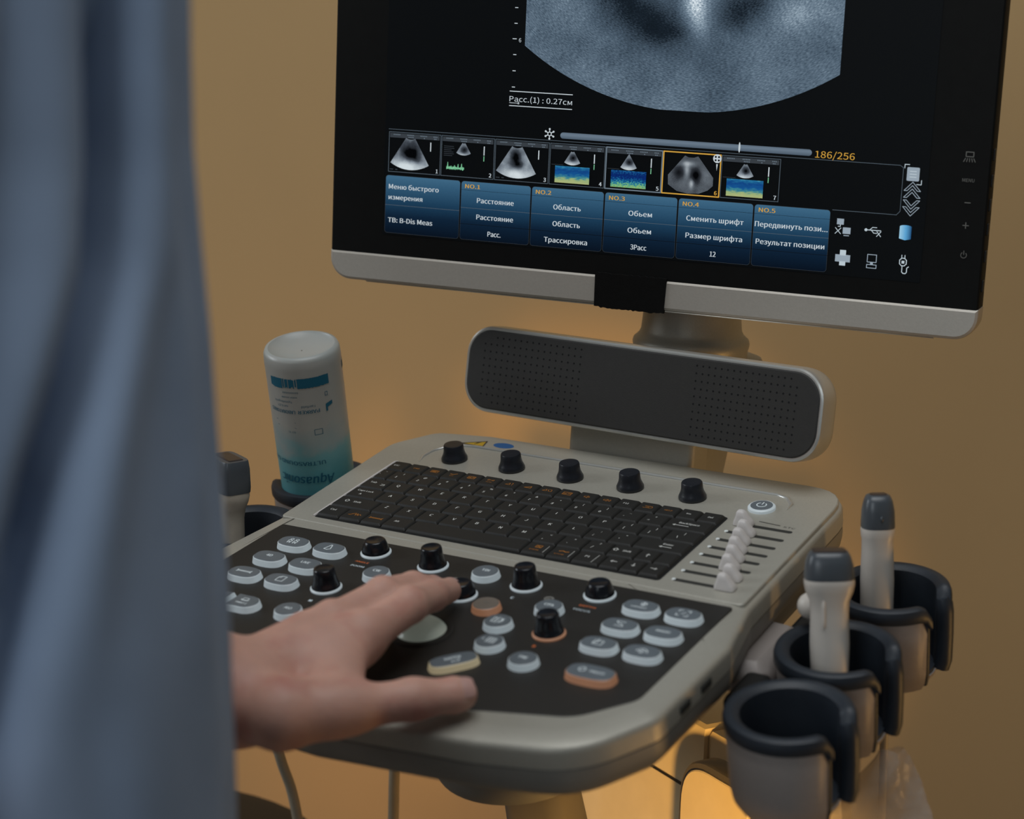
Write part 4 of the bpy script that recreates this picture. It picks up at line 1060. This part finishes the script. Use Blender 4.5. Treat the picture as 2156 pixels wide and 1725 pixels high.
# gel bottle, upside down in the rear left holder
def gel_bottle(base, W):
    t = thing('gel_bottle', 'clear gel bottle standing upside down with turquoise gel in its neck half', 'bottle', W)
    k = MB(); n = 40
    prof = [(.0085, -.046), (.0085, -.034), (.011, -.032), (.020, -.025), (.0275, -.012), (.0290, .006), (.0294, .060), (.0296, .110), (.0298, .121), (.0294, .1275), (.0280, .1305), (.0258, .1310), (.0240, .1290), (.012, .1265), (.0006, .126)]
    k.lathe(prof, 56, caps=(True, False))
    body = k.build('bottle_body', M['bottle'], t, W, smooth=55)
    def wrap(k, rad, fn):
        k.v = [tuple(fn(p)) for p in k.v]
    # teal print, upside down, wrapped on the bottle
    def printed(name, items, mats_, phi0):
        k = MB()
        for it in items: it(k)
        # subdivide long faces by working in narrow strips: x is arc length, y is height
        r0 = .0283
        vs = []
        for p in k.v:
            a = phi0 + p[0] / .0290
            rr_ = .0293 + .00035 + max(0.0, min(1.0, p[1] / .06)) * .0002
            vs.append((rr_ * math.cos(a), rr_ * math.sin(a), p[1]))
        k.v = vs
        return k.build(name, mats_, t, W, smooth=0)
    def band(x0, x1, y0, y1, nn=24, hole=0.0):
        def f(k):
            for i in range(nn):
                a, c = x0 + (x1 - x0) * i / nn, x0 + (x1 - x0) * (i + 1) / nn
                j0, j1 = hole * rng.rand() * (.0020 if i < nn * .3 else .0004), hole * rng.rand() * (.0012 if i < nn * .3 else .0003)
                if hole and i < nn * .35 and rng.rand() < .16: continue
                k.rect(a, y0 + j0, c, y1 - j1)
        return f
    def tx(s_, size, x, y, **kw): return lambda k: k.text(s_, size, x, y, rot=math.pi, **kw)
    def ln(pts, wd): return lambda k: k.stroke(pts, wd)
    for bd in (band(-.0210, .0155, .1070, .1155, 60, 1.0), band(-.0330, -.0215, .1070, .1155, 16, .6), band(.036, .050, .110, .117, 10, .4)):
        printed('print_band', [bd], M['teal'], R(-46))
    items = [tx('Aquasonic', .0150, -.0125, .0270, bold=.012, fit=.0450, shear=.18), tx('ULTRASOUND GEL', .0066, -.0200, .0425, bold=.012, fit=.0500),
             tx('PARKER', .0058, -.0030, .0870, bold=.012, fit=.0165), tx('Fairfield', .0036, -.0030, .0915, fit=.0105), tx('LABORATORIES', .0056, -.0250, .0870, bold=.012, fit=.0230),
             tx('net 0.25 l', .0034, -.0235, .0920), tx('hypoallergenic', .0034, -.0230, .0955), tx('water soluble', .0030, -.0170, .0995), tx('bacteriostatic', .0030, -.0160, .1035),
             ln([(-.032, .0790), (-.014, .0780)], .0003), ln([(-.031, .0745), (-.014, .0735)], .0003), tx('REF 01', .0030, -.018, .0700),
             ln([(-.0005, .0670), (.0055, .0670), (.0055, .0715), (-.0005, .0715), (-.0005, .0670)], .0004),
             lambda k: k.poly([(.0105, .0850), (.0120, .0850), (.0120, .0880), (.0165, .0895), (.0165, .0925), (.0105, .0910)]),
             ln([(.0110, .0980), (.0130, .0980), (.0130, .1010), (.0110, .1010), (.0110, .0980)], .0004)]
    printed('label_print', items, M['teal'], R(-46))
    return t
bottle = gel_bottle(None, T((-.2140, .0510, ZD - .0250)) @ RX(R(14.9)) @ RY(R(2.8)))

# ultrasound probes
def sellipse(w_, d_, p=2.6, n=32, cx=0, cy=0):
    o = []
    for i in range(n):
        a = 2 * math.pi * i / n; c, s_ = math.cos(a), math.sin(a)
        o.append((cx + w_ / 2 * math.copysign(abs(c) ** (2 / p), c), cy + d_ / 2 * math.copysign(abs(s_) ** (2 / p), s_)))
    return o
def probe(W, label, body, head, lens, bodymat='probe_white', cable=None, ridge=None):
    t = thing('ultrasound_probe', label, 'ultrasound probe', W, None)
    k = MB(); k.loft([[(x, y, z) for x, y in sellipse(w_, d_, p)] for z, w_, d_, p in body]); k.build('handle', M[bodymat], t, W, smooth=60)
    k = MB(); k.loft([[(x, y, z) for x, y in sellipse(w_, d_, p)] for z, w_, d_, p in head]); hd = k.build('probe_head', M['probe_head'], t, W, smooth=60)
    k = MB(); k.prism([(x, y) for x, y in rrect(lens[0], lens[1], lens[3], 5)], [(lens[2] - .0006, 0), (lens[2] + .0007, .0003), (lens[2] + .0012, .0014)]); k.build('probe_lens', M['probe_lens'], hd, W)
    if ridge:
        k = MB(); k.tube([(ridge[0], ridge[1], z) for z in ridge[2]], [.0004] + [.0011] * (len(ridge[2]) - 2) + [.0004], 8); k.build('orientation_ridge', M[ridge[3]], t, W)
    if cable:
        k = MB(); k.cord(cable[0], cable[1], 12, X=W.inverted()); k.build('cable', M['cable'], t, W)
    return t
zc = R(34)
def up_frame(p, yaw, lx=0.0, ly=0.0): return T(p) @ RZ(yaw) @ RX(lx) @ RY(ly)
# convex probe in the middle right holder
p1 = HP(1, -.006, .002, 0)
c1 = [HP(1, -.004, 0, -.040), HP(1, -.002, 0, -.070), HP(1, .006, .0, -.10) + Vector((0, 0, -.02)), HP(1, .012, .004, -.10) + Vector((0, 0, -.12)), HP(1, .02, .01, -.10) + Vector((0, 0, -.30)), HP(1, 0, .06, -.10) + Vector((0, 0, -.48))]
probe(up_frame(p1, R(28), R(-4), R(-3)), 'ivory probe with grey squared head in the middle right holder', 
      [(-.045, .018, .016, 2), (-.025, .0235, .020, 2.2), (.000, .0252, .0212, 2.3), (.020, .0242, .0200, 2.4), (.028, .0252, .0210, 2.5), (.034, .0300, .0240, 2.7), (.0385, .0318, .0255, 2.9), (.041, .0318, .0256, 3), (.043, .0312, .0250, 3)],
      [(.0425, .0316, .0254, 3), (.0440, .0318, .0256, 3), (.052, .0300, .0245, 3.2), (.0570, .0268, .0215, 3.6), (.0592, .0240, .0185, 4), (.0600, .0210, .0160, 4)],
      (.0215, .0150, .0597, .003), cable=(c1, .0034), ridge=(-.0045, -.0106, [.012, .014, .018, .024, .028, .030], 'probe_white'))
# slim probe in the rear right holder
p0 = HP(0, -.012, .006, 0)
c0 = [HP(0, -.012, .006, -.040), HP(0, -.006, 0, -.075), HP(0, -.004, .0, -.10) + Vector((0, 0, -.04)), HP(0, -.01, .03, -.10) + Vector((0, 0, -.30)), HP(0, -.03, .06, -.10) + Vector((0, 0, -.46))]
probe(up_frame(p0, R(30), R(-1), R(-2.5)), 'slim ivory probe with rounded grey tip in the rear right holder',
      [(-.045, .017, .017, 2), (-.02, .0222, .0215, 2.2), (.0, .0226, .0220, 2.3), (.020, .0212, .0210, 2.3), (.028, .0212, .0210, 2.3), (.030, .0222, .0218, 2.4), (.0345, .0228, .0222, 2.5), (.0370, .0222, .0218, 2.5)],
      [(.0365, .0224, .0220, 2.6), (.0380, .0226, .0221, 2.6), (.048, .0216, .0212, 2.8), (.0545, .0190, .0185, 3), (.0578, .0160, .0150, 3.2), (.0588, .0120, .0110, 3)],
      (.0120, .0085, .0582, .002), cable=(c0, .0030), ridge=(.001, -.0107, [.042, .043, .045, .046], 'probe_head'))
# worn linear probe in the front left holder
p3 = HP(3, .012, .006, -.016)
c3 = [HP(3, .010, .004, -.045), HP(3, .006, .006, -.08), Vector((-.243, .006, ZD - .165)), Vector((-.240, .032, ZD - .245)), Vector((-.232, .045, ZD - .30)), Vector((-.215, .055, ZD - .45)), Vector((-.19, .06, ZD - .60))]
probe(up_frame(p3, R(-24), R(2), R(2)), 'worn ivory probe with square dark grey head in the left holder',
      [(-.05, .018, .016, 2), (-.03, .0225, .0190, 2.2), (.0, .0232, .0200, 2.4), (.022, .0232, .0195, 2.6), (.030, .0262, .0205, 3), (.036, .0325, .0225, 3.4), (.041, .0345, .0232, 4), (.049, .0345, .0232, 4)],
      [(.0440, .0350, .0236, 4.5), (.0480, .0352, .0238, 5), (.062, .0346, .0228, 5), (.068, .0330, .0212, 5), (.0690, .0320, .0204, 5)],
      (.0260, .0130, .0686, .002), bodymat='probe_worn', cable=(c3, .0044))
# power cord hanging straight down under the deck
k = MB(); k.cord([(-.150, .085, ZD - .045), (-.160, .086, ZD - .15), (-.160, .086, ZD - .40), (-.14, .12, ZD - .62), (-.06, .16, .22)], .0045, 12); k.build('power_cord', M['cable'], P)

# round stool behind the left side of the machine
SW = T((-.395, .020, 0))
st = thing('stool', 'round black stool seat low behind the left side of the machine', 'stool', SW)
k = MB(); k.lathe([(.02, .505), (.150, .505), (.172, .512), (.180, .525), (.180, .538), (.174, .548), (.160, .5505), (.001, .552)], 48, X=SW); k.build('seat', M['black'], st)
k = MB(); k.lathe([(.181, .516), (.1825, .519), (.1825, .524), (.181, .527)], 48, X=SW, caps=(False, False)); k.build('seat_trim', M['bright_silver'], st)
k = MB(); k.lathe([(.020, .08), (.020, .508)], 20, X=SW); k.build('pole', M['cart_grey'], st)
k = MB(); k.lathe([(.001, .0), (.130, .0), (.130, .02), (.03, .05), (.022, .085)], 32, X=SW); k.build('base', M['black'], st)

# thin clear bag hanging from the probe cable beside the middle holder
BC = HP(1, .030, .004, -.066)
k = MB(); nu, nv = 40, 22; rings = []
ph = [rng.rand() * 6.28 for _ in range(12)]
tri = lambda x: 2 * abs(2 * (x / 6.2832 - math.floor(x / 6.2832 + .5))) - 1
for j in range(nv + 1):
    v = j / nv
    zz = -.004 - .135 * v
    wid = .007 + .020 * min(1, v / .3) + .006 * tri(v * 7 + .5) * v
    if v > .92: wid *= .8
    ring = []
    for i in range(nu):
        a = 2 * math.pi * i / nu
        r_ = 1 + .20 * tri(2 * a + 5 * v + ph[0]) + .16 * tri(3 * a - 8 * v + ph[1]) + .10 * tri(5 * a + 11 * v + ph[2])
        xx = wid * r_ * math.cos(a) + .012 * v + .004 * tri(9 * v + ph[4]); yy = wid * .42 * r_ * math.sin(a) + .004 * tri(13 * v + a * 2 + ph[5])
        z2 = zz + .005 * tri(3 * a + 7 * v + ph[6]) * (v + .1)
        c_, s_ = math.cos(zc), math.sin(zc)
        ring.append((xx * c_ - yy * s_, xx * s_ + yy * c_, z2))
    rings.append(ring)
k.loft(rings, caps=(False, True))
tag(k.build('plastic_bag', M['bag'], None, T(BC), smooth=35), 'crumpled clear plastic bag hanging below the middle right probe holder', 'bag')

# ------------------------------------------------------------------ the person
def nets(prims, lo, hi, h):
    """surface nets over a smooth union of round cones. prims: (a, b, ra, rb, k)"""
    lo = np.array(lo, float); hi = np.array(hi, float)
    n = np.ceil((hi - lo) / h).astype(int) + 1
    f = np.full(n, 1.0, np.float32)
    ax = [lo[i] + h * np.arange(n[i]) for i in range(3)]
    for a, bq, ra, rb, kk in prims:
        a = np.array(a, float); bq = np.array(bq, float)
        m = max(ra, rb) + 4 * kk + 3 * h
        i0 = np.maximum(0, np.floor((np.minimum(a, bq) - m - lo) / h).astype(int)); i1 = np.minimum(n, np.ceil((np.maximum(a, bq) + m - lo) / h).astype(int) + 1)
        if (i1 <= i0).any(): continue
        X, Y, Z = np.meshgrid(ax[0][i0[0]:i1[0]], ax[1][i0[1]:i1[1]], ax[2][i0[2]:i1[2]], indexing='ij')
        pa = np.stack([X - a[0], Y - a[1], Z - a[2]], -1); ba = bq - a
        L2 = float(ba @ ba)
        t = np.clip((pa @ ba) / L2, 0, 1) if L2 > 1e-12 else np.zeros(X.shape)
        d = np.sqrt(((pa - t[..., None] * ba) ** 2).sum(-1)) - (ra + (rb - ra) * t)
        sl = (slice(i0[0], i1[0]), slice(i0[1], i1[1]), slice(i0[2], i1[2]))
        g = f[sl]
        hh = np.clip(kk - np.abs(g - d), 0, None) / kk
        f[sl] = np.minimum(g, d) - hh * hh * kk * 0.25
    s = f < 0
    cells = np.zeros(n - 1, bool); cnt = np.zeros(n - 1, np.int32)
    acc = np.zeros((*(n - 1), 3), np.float32); num = np.zeros(n - 1, np.float32)
    c8 = [(i, j, k_) for i in (0, 1) for j in (0, 1) for k_ in (0, 1)]
    sub = lambda A, o: A[o[0]:n[0] - 1 + o[0], o[1]:n[1] - 1 + o[1], o[2]:n[2] - 1 + o[2]]
    for o in c8:
        for axq in range(3):
            if o[axq]: continue
            p = list(o); p[axq] = 1
            A, B = sub(f, o), sub(f, p)
            cr = (A < 0) != (B < 0)
            den = np.where(cr, A - B, 1); t = np.where(cr, A / den, 0)
            for q in range(3): acc[..., q] += np.where(cr, o[q] + (t if q == axq else 0), 0)
            num += cr
    act = num > 0
    idx = -np.ones(n - 1, np.int64); idx[act] = np.arange(act.sum())
    ijk = np.argwhere(act)
    V = lo + h * (ijk + acc[act] / num[act][:, None])
    F = []
    for axq in range(3):
        o1, o2 = [(1, 2), (2, 0), (0, 1)][axq]
        A = s.take(range(n[axq] - 1), axq); B = s.take(range(1, n[axq]), axq)
        e = np.argwhere(A != B)
        if not len(e): continue
        e = e[(e[:, o1] > 0) & (e[:, o2] > 0) & (e[:, o1] < n[o1] - 1) & (e[:, o2] < n[o2] - 1)]
        flip = A[tuple(e.T)]
        def at(d1, d2):
            q = e.copy(); q[:, o1] += d1; q[:, o2] += d2; return idx[tuple(q.T)]
        Q = np.stack([at(-1, -1), at(0, -1), at(0, 0), at(-1, 0)], -1)
        Q[~flip] = Q[~flip][:, ::-1]
        F.append(Q)
    F = np.concatenate(F); F = F[(F >= 0).all(1)]
    return V, F
ER = Vector((.95, -.312, 0)); EF = Vector((.312, .95, 0)); PC = Vector((.006, -.584, 0))
def B3(r_, f_, z): return PC + ER * r_ + EF * f_ + Vector((0, 0, z))      # person frame: right, forward, height above floor
def DK(x, y, h): return MD @ Vector((x * mm, y * mm, h * mm))
HAND = dict(W=DK(6, -331, 29), iM=DK(46, -249, 36), iP=DK(50, -208, 37), iD=DK(43, -173, 26), iT=DK(34, -142, 13.5),
            mM=DK(23, -251, 40), mP=DK(32, -210, 42), mD=DK(30, -175, 31), mT=DK(25, -149, 17),
            rM=DK(13, -267, 36), rP=DK(16, -228, 33), rD=DK(15, -196, 22), rT=DK(15, -173, 11),
            lM=DK(0, -278, 28), lP=DK(0, -246, 25), lD=DK(3, -224, 17), lT=DK(5, -206, 9),
            tC=DK(47, -337, 28), tM=DK(77, -307, 23), tI=DK(98, -279, 18.5), tT=DK(114, -259, 14.5))
ELB = B3(-.165, .135, ZD + .055)
def hand_prims(H):
    r = []
    def add(a, bq, ra, rb, k=.006): r.append((H[a] if isinstance(a, str) else a, H[bq] if isinstance(bq, str) else bq, ra, rb, k))
    mid = lambda a, bq, t=.5: H[a].lerp(H[bq], t)
    N = (H['iM'] - H['lM']).cross(H['mM'] - H['W']).normalized()
    if N.z < 0: N = -N
    # palm
    for m_, ra in (('iM', .0125), ('mM', .0125), ('rM', .0120), ('lM', .0110)):
        add(H['W'] - N * .002, m_, .0215 if m_ in ('iM', 'mM') else .020, ra, .014)
    add(mid('W', 'iM', .35) - N * .006, mid('W', 'iM', .92) - N * .006, .016, .012, .012)
    add(mid('W', 'lM', .2) - N * .008, mid('W', 'lM', .9) - N * .006, .017, .011, .012)
    add('tC', H['W'] - N * .004, .0195, .022, .016); add('tC', 'tM', .0195, .0138, .010)
    add(mid('tM', 'tC', .30), mid('W', 'iM', .70), .0125, .0125, .014); add(mid('tM', 'tC', .12), mid('W', 'iM', .86), .0085, .0110, .012)          # muscle between thumb and index
    add('tM', 'tI', .0128, .0118, .006); add('tI', 'tT', .0118, .0100, .006)
    add(H['tT'], H['tT'] + (H['tT'] - H['tI']).normalized() * .004, .0104, .0092, .004)
    for p, rr in (('i', (.0128, .0112, .0098, .0082)), ('m', (.0120, .0104, .0092, .0080)), ('r', (.0112, .0098, .0086, .0075)), ('l', (.0100, .0086, .0076, .0066))):
        add(p + 'M', p + 'P', rr[0], rr[1], .005); add(p + 'P', p + 'D', rr[1], rr[2], .004); add(p + 'D', p + 'T', rr[2], rr[3], .004)
        add(H[p + 'M'] + N * .0032, H[p + 'M'] + N * .0034, rr[0] * .78, rr[0] * .78, .006)        # knuckle
        add(H[p + 'P'] + N * .0016, H[p + 'P'] + N * .0018, rr[1] * .86, rr[1] * .86, .004)
        add(H['W'].lerp(H[p + 'M'], .35) + N * (.0120 if p in 'im' else .0105), H[p + 'M'] + N * .0095, .0032, .0034, .006)   # tendon
    return r
def person():
    root = thing('person', 'person in blue scrubs reaching a bare hand over the controls', 'person', T((PC.x, PC.y, 0)))
    H = HAND
    A = []
    def add(a, bq, ra, rb, k=.03): A.append((a, bq, ra, rb, k))
    W = H['W']; d = (ELB - W).normalized()
    fore = [(W + d * .004, W + d * .06, .0225, .026, .02), (W + d * .06, W + d * .17, .027, .038, .03), (W + d * .15, ELB, .038, .036, .03)]
    side = d.cross(Vector((0, 0, 1))).normalized()
    fore += [(W + side * .010, W + d * .05 + side * .009, .0195, .021, .014), (W - side * .010, W + d * .05 - side * .009, .0195, .021, .014)]
    SHL, SHR = B3(-.175, -.005, 1.385), B3(.128, -.034, 1.385)
    ELR, WRR = B3(.142, -.092, ZD + .12), B3(.245, -.055, ZD - .13)
    A += fore
    add(ELB, SHL, .037, .050); add(SHR, ELR, .050, .038); add(ELR, WRR, .036, .024)
    # trunk, neck
    for s_ in (-1, 1):
        add(B3(.055 * s_, .0, .93), B3(.050 * s_, 0, 1.08), .085, .070, .05); add(B3(.050 * s_, 0, 1.08), B3(.058 * s_, .0, 1.28), .072, .072, .05)
        add(B3(.050 * s_, -.01, 1.30), B3(.110 * s_, -.01, 1.375), .070, .046, .04)
        add(B3(.085 * s_, 0, .90), B3(.095 * s_, .005, .50), .085, .054, .04); add(B3(.095 * s_, .005, .50), B3(.10 * s_, -.015, .10), .054, .036, .03)
        add(B3(.10 * s_, -.03, .06), B3(.10 * s_, .12, .045), .042, .034, .03)
    add(B3(0, -.012, 1.38), B3(0, .012, 1.50), .062, .054, .04)
    # head: skull, jaw, chin, nose, brow, ears
    hz = 1.595
    add(B3(0, -.012, hz + .030), B3(0, -.004, hz + .028), .088, .086, .03); add(B3(0, .020, hz + .01), B3(0, .045, hz - .055), .066, .048, .03)
    add(B3(0, .062, hz - .080), B3(0, .064, hz - .078), .026, .026, .03)
    add(B3(0, .090, hz + .012), B3(0, .108, hz - .022), .008, .013, .012); add(B3(-.034, .082, hz + .028), B3(.034, .082, hz + .028), .012, .012, .014)
    add(B3(-.016, .088, hz - .056), B3(.016, .088, hz - .056), .008, .008, .012)
    for s_ in (-1, 1):
        add(B3(.036 * s_, .066, hz - .015), B3(.040 * s_, .060, hz - .020), .024, .022, .02); add(B3(.083 * s_, -.012, hz + .012), B3(.080 * s_, -.006, hz - .022), .014, .010, .008)
    # right hand, relaxed at the side
    dr = Vector((0, 0, -1)); pr = WRR
    add(pr, pr + dr * .075, .024, .030, .015)
    for i, L_ in enumerate((.070, .078, .072, .058)):
        o = EF * (.027 - .018 * i); a = pr + dr * .085 + o; m1 = a + dr * L_ * .5 - ER * .006; add(a, m1, .0100, .0090, .005); add(m1, m1 + dr * L_ * .45 - ER * .016, .0090, .0075, .004)
    a = pr + dr * .03 + EF * .028; add(a, a + dr * .04 + EF * .020, .013, .011, .008); add(a + dr * .04 + EF * .020, a + dr * .070 + EF * .024, .011, .009, .004)
    hp = hand_prims(H)
    wv = W + d * .115
    V1, F1 = nets(A + hp, (-.34, -.86, .02), (.34, -.14, 1.73), .0065)
    # coarse part: drop what lies in the finely meshed hand
    fl, fh = np.array((-.075, -.445, ZD - .115)), np.array((.150, -.120, ZD + .060))
    cen = V1[F1].mean(1)
    ins = ((cen > fl + .014) & (cen < fh - .014)).all(1)
    F1 = F1[~ins]
    V2, F2 = nets(hp + fore + A[:0], fl, fh, .0017)
    k = MB(); k.v = [tuple(p) for p in V1] + [tuple(p) for p in V2]
    k.f = [tuple(int(q) for q in f_) for f_ in F1] + [tuple(int(q) + len(V1) for q in f_) for f_ in F2]; k.m = [0] * len(k.f)
    body = k.build('body', M['skin'], root, Matrix(), smooth=180)
    # nails
    def nail(tip, prev, upv, L_, wd, r_):
        ax = (tip - prev).normalized(); upv = (upv - ax * upv.dot(ax)).normalized(); sd = ax.cross(upv)
        k = MB(); rings = []
        for i in range(9):
            u = -1 + 2 * i / 8
            hw = wd * (1 - .25 * max(0, abs(u) - .5)) * (1 if abs(u) < .9 else .8)
            ring = []
            for j in range(9):
                a = (-1 + 2 * j / 8) * hw / r_
                ring.append(tuple(tip + ax * (L_ * u + .002) + sd * r_ * math.sin(a) + upv * (r_ * math.cos(a) + .0004 - .0012 * u * u)))
            rings.append(ring)
        k.loft(rings, caps=(False, False), closed=False); return k.build('fingernail', M['nail'], root, Matrix(), smooth=180)
    toCam = (CAM_POS - H['tT']).normalized()
    nail(H['tT'], H['tI'], Vector((.35, -.55, .75)), .0075, .0078, .0104)
    nail(H['iT'], H['iD'], Vector((-.1, .3, 1)), .0055, .0056, .0081)
    nail(H['mT'], H['mD'], Vector((-.1, .3, 1)), .0055, .0056, .0083)
    # face details and hair
    for s_ in (-1, 1):
        k = MB()
        k.lathe([(.0115 * math.sin(R(a)), -.0115 * math.cos(R(a))) for a in range(6, 180, 14)], 18, 0, T(B3(.031 * s_, .0735, hz + .008)))
        k.lathe([(.0056 * math.sin(R(a)), -.0056 * math.cos(R(a))) for a in range(6, 180, 20)], 14, 1, T(B3(.031 * s_, .0803, hz + .008)))
        k.build('eye', [M['eye'], M['iris']], root, Matrix())
    k = MB(); k.tube([B3(-.024, .088, hz - .056), B3(-.010, .0965, hz - .0535), B3(0, .0970, hz - .0555), B3(.010, .0965, hz - .0535), B3(.024, .088, hz - .056)], [.001, .0042, .0040, .0042, .001], 8); k.build('mouth', M['lip'], root, Matrix())
    Vh, Fh = nets([(B3(0, -.022, hz + .040), B3(0, -.018, hz + .036), .096, .095, .03), (B3(0, -.05, hz - .02), B3(0, -.055, hz - .07), .066, .045, .03), (B3(0, .030, hz + .085), B3(0, .046, hz + .072), .044, .030, .03)], tuple(B3(0, 0, hz) - Vector((.16, .16, .16))), tuple(B3(0, 0, hz) + Vector((.16, .16, .16))), .006)
    k = MB(); k.v = [tuple(p) for p in Vh]; k.f = [tuple(int(q) for q in f_) for f_ in Fh]; k.m = [0] * len(k.f); k.build('hair', M['hair'], root, Matrix(), smooth=180)
    # scrub top with hanging folds
    zs = [(-.30, 1.02), (-.06, .997), (.02, .994), (.06, .987), (.10, .977), (.14, .959), (.18, .943), (.22, .928), (.26, .907), (.30, .890), (.34, .888), (.38, .891), (.42, .89), (.45, .86), (.475, .76), (.49, .60), (.50, .40)]
    cre = [(-.30, -12), (.06, -10), (.10, -8), (.14, -5), (.18, -1.5), (.22, 3.5), (.26, 8.5), (.30, 10.5), (.34, 10.8), (.38, 11), (.5, 11)]
    rid = [(-.30, 26), (.10, 24), (.18, 24), (.22, 23), (.26, 21.5), (.30, 20), (.34, 18.5), (.38, 18), (.5, 17)]
    ip = lambda tb, z: float(np.interp(z, [q[0] for q in tb], [q[1] for q in tb]))
    g = lambda x, s_: math.exp(-(x / s_) ** 2)
    k = MB(); rings = []; NT = 240
    Z = list(np.linspace(-.27, .40, 68)) + list(np.linspace(.405, .50, 16))
    for z in Z:
        sc_ = ip(zs, z); ct, rd = ip(cre, z), ip(rid, z); ring = []
        lowf = max(0.0, min(1.0, (.12 - z) / .12)); hi_ = max(0.0, min(1.0, (z - .02) / .14))
        for i in range(NT):
            th = -180 + 360 * i / NT; a = R(th); c_, s_ = math.cos(a), math.sin(a)
            r_ = ((abs(c_ / .195) ** 2.2 + abs(s_ / .14) ** 2.2) ** (-1 / 2.2)) * sc_
            dd = 0.0
            dd -= .040 * g(th - ct + 1.2, 2.7) * hi_ * (1 if z < .42 else .3)
            dd += .0060 * g(th - ct + 9, 6) * hi_ + .0050 * g(th - ct - 7, 4) * hi_
            dd += .0060 * g(th - rd, 6.0) * hi_ - .0080 * g(th - rd - 8, 5) * hi_
            dd -= .0050 * g(th - (8 - (z + .05) * 60), 3.2) * lowf * .8
            dd += .0020 * math.sin(R(th * 9) + z * 9) + .0016 * math.sin(R(th * 15) - z * 14 + 1) * lowf
            if abs(th) > 60: dd += .006 * math.sin(R(th * 8) + z * 6) * g(z - .1, .35)
            r_ += dd
            p = PC + ER * (r_ * c_) + EF * (r_ * s_); ring.append((p.x, p.y, ZD + z))
        rings.append(ring)
    k.loft(rings, caps=(False, False))
    k.loft([[(p[0] * .99 + PC.x * .01, p[1] * .99 + PC.y * .01, p[2]) for p in rings[0]], [(p[0] * .985 + PC.x * .015, p[1] * .985 + PC.y * .015, p[2] + .004) for p in rings[0]], rings[0]], caps=(False, False))
    def sleeve(a, bq, r0, r1):
        a = Vector(a); bq = Vector(bq); n_ = 26; path = [a.lerp(bq, i / n_) for i in range(n_ + 1)]
        t_ = (bq - a).normalized(); u_ = EF - t_ * EF.dot(t_); u_.normalize(); v_ = t_.cross(u_); rr = []
        for i, p in enumerate(path):
            q = i / n_; ring = []
            for j in range(64):
                an = 2 * math.pi * j / 64
                rad = r0 + (r1 - r0) * q + .0028 * math.sin(3 * an + 5 * q) + .0018 * math.sin(5 * an - 8 * q) + .0012 * math.sin(14 * q + 2 * an)
                ring.append(tuple(p + (u_ * math.cos(an) + v_ * math.sin(an)) * rad))
            rr.append(ring)
        k.loft(rr, caps=(True, True))
    sleeve(SHR + Vector((0, 0, .02)), ELR + Vector((0, 0, .015)), .057, .054)
    sleeve(SHL + Vector((0, 0, .02)), SHL.lerp(ELB, .78), .062, .056)
    k.build('scrub_top', M['scrub'], root, Matrix(), smooth=180)
    yk = []
    for q, sh in ((-1, SHL), (1, SHR)):
        yk += [(sh + Vector((0, 0, .006)), B3(.050 * q, -.008, 1.405), .057, .050, .03), (B3(.075 * q, 0, 1.30), B3(.055 * q, -.006, 1.385), .088, .062, .04)]
    Vy, Fy = nets(yk, (-.36, -.86, 1.10), (.36, -.30, 1.60), .008)
    k = MB(); k.v = [tuple(p) for p in Vy]; k.f = [tuple(int(q) for q in f_) for f_ in Fy]; k.m = [0] * len(k.f); k.build('scrub_yoke', M['scrub'], root, Matrix(), smooth=180)
    pr_ = []
    for s_ in (-1, 1):
        pr_ += [(B3(.085 * s_, 0, .92), B3(.095 * s_, .005, .50), .100, .078, .03), (B3(.095 * s_, .005, .50), B3(.10 * s_, -.01, .10), .078, .066, .03)]
    pr_ += [(B3(-.05, 0, .96), B3(.05, 0, .96), .115, .115, .05)]
    Vt, Ft = nets(pr_, (-.36, -.86, .02), (.36, -.30, 1.10), .010)
    k = MB(); k.v = [tuple(p) for p in Vt]; k.f = [tuple(int(q) for q in f_) for f_ in Ft]; k.m = [0] * len(k.f); k.build('scrub_trousers', M['scrub'], root, Matrix(), smooth=180)
    for s_ in (-1, 1):
        Vs, Fs = nets([(B3(.10 * s_, -.04, .050), B3(.10 * s_, .14, .044), .050, .044, .02)], (-.4, -.9, .0), (.4, -.2, .2), .008)
        Vs[:, 2] = np.maximum(Vs[:, 2], 0.0)
        k = MB(); k.v = [tuple(p) for p in Vs]; k.f = [tuple(int(q) for q in f_) for f_ in Fs]; k.m = [0] * len(k.f); k.build('shoe', M['shoe'], root, Matrix(), smooth=180)
    return root
person()
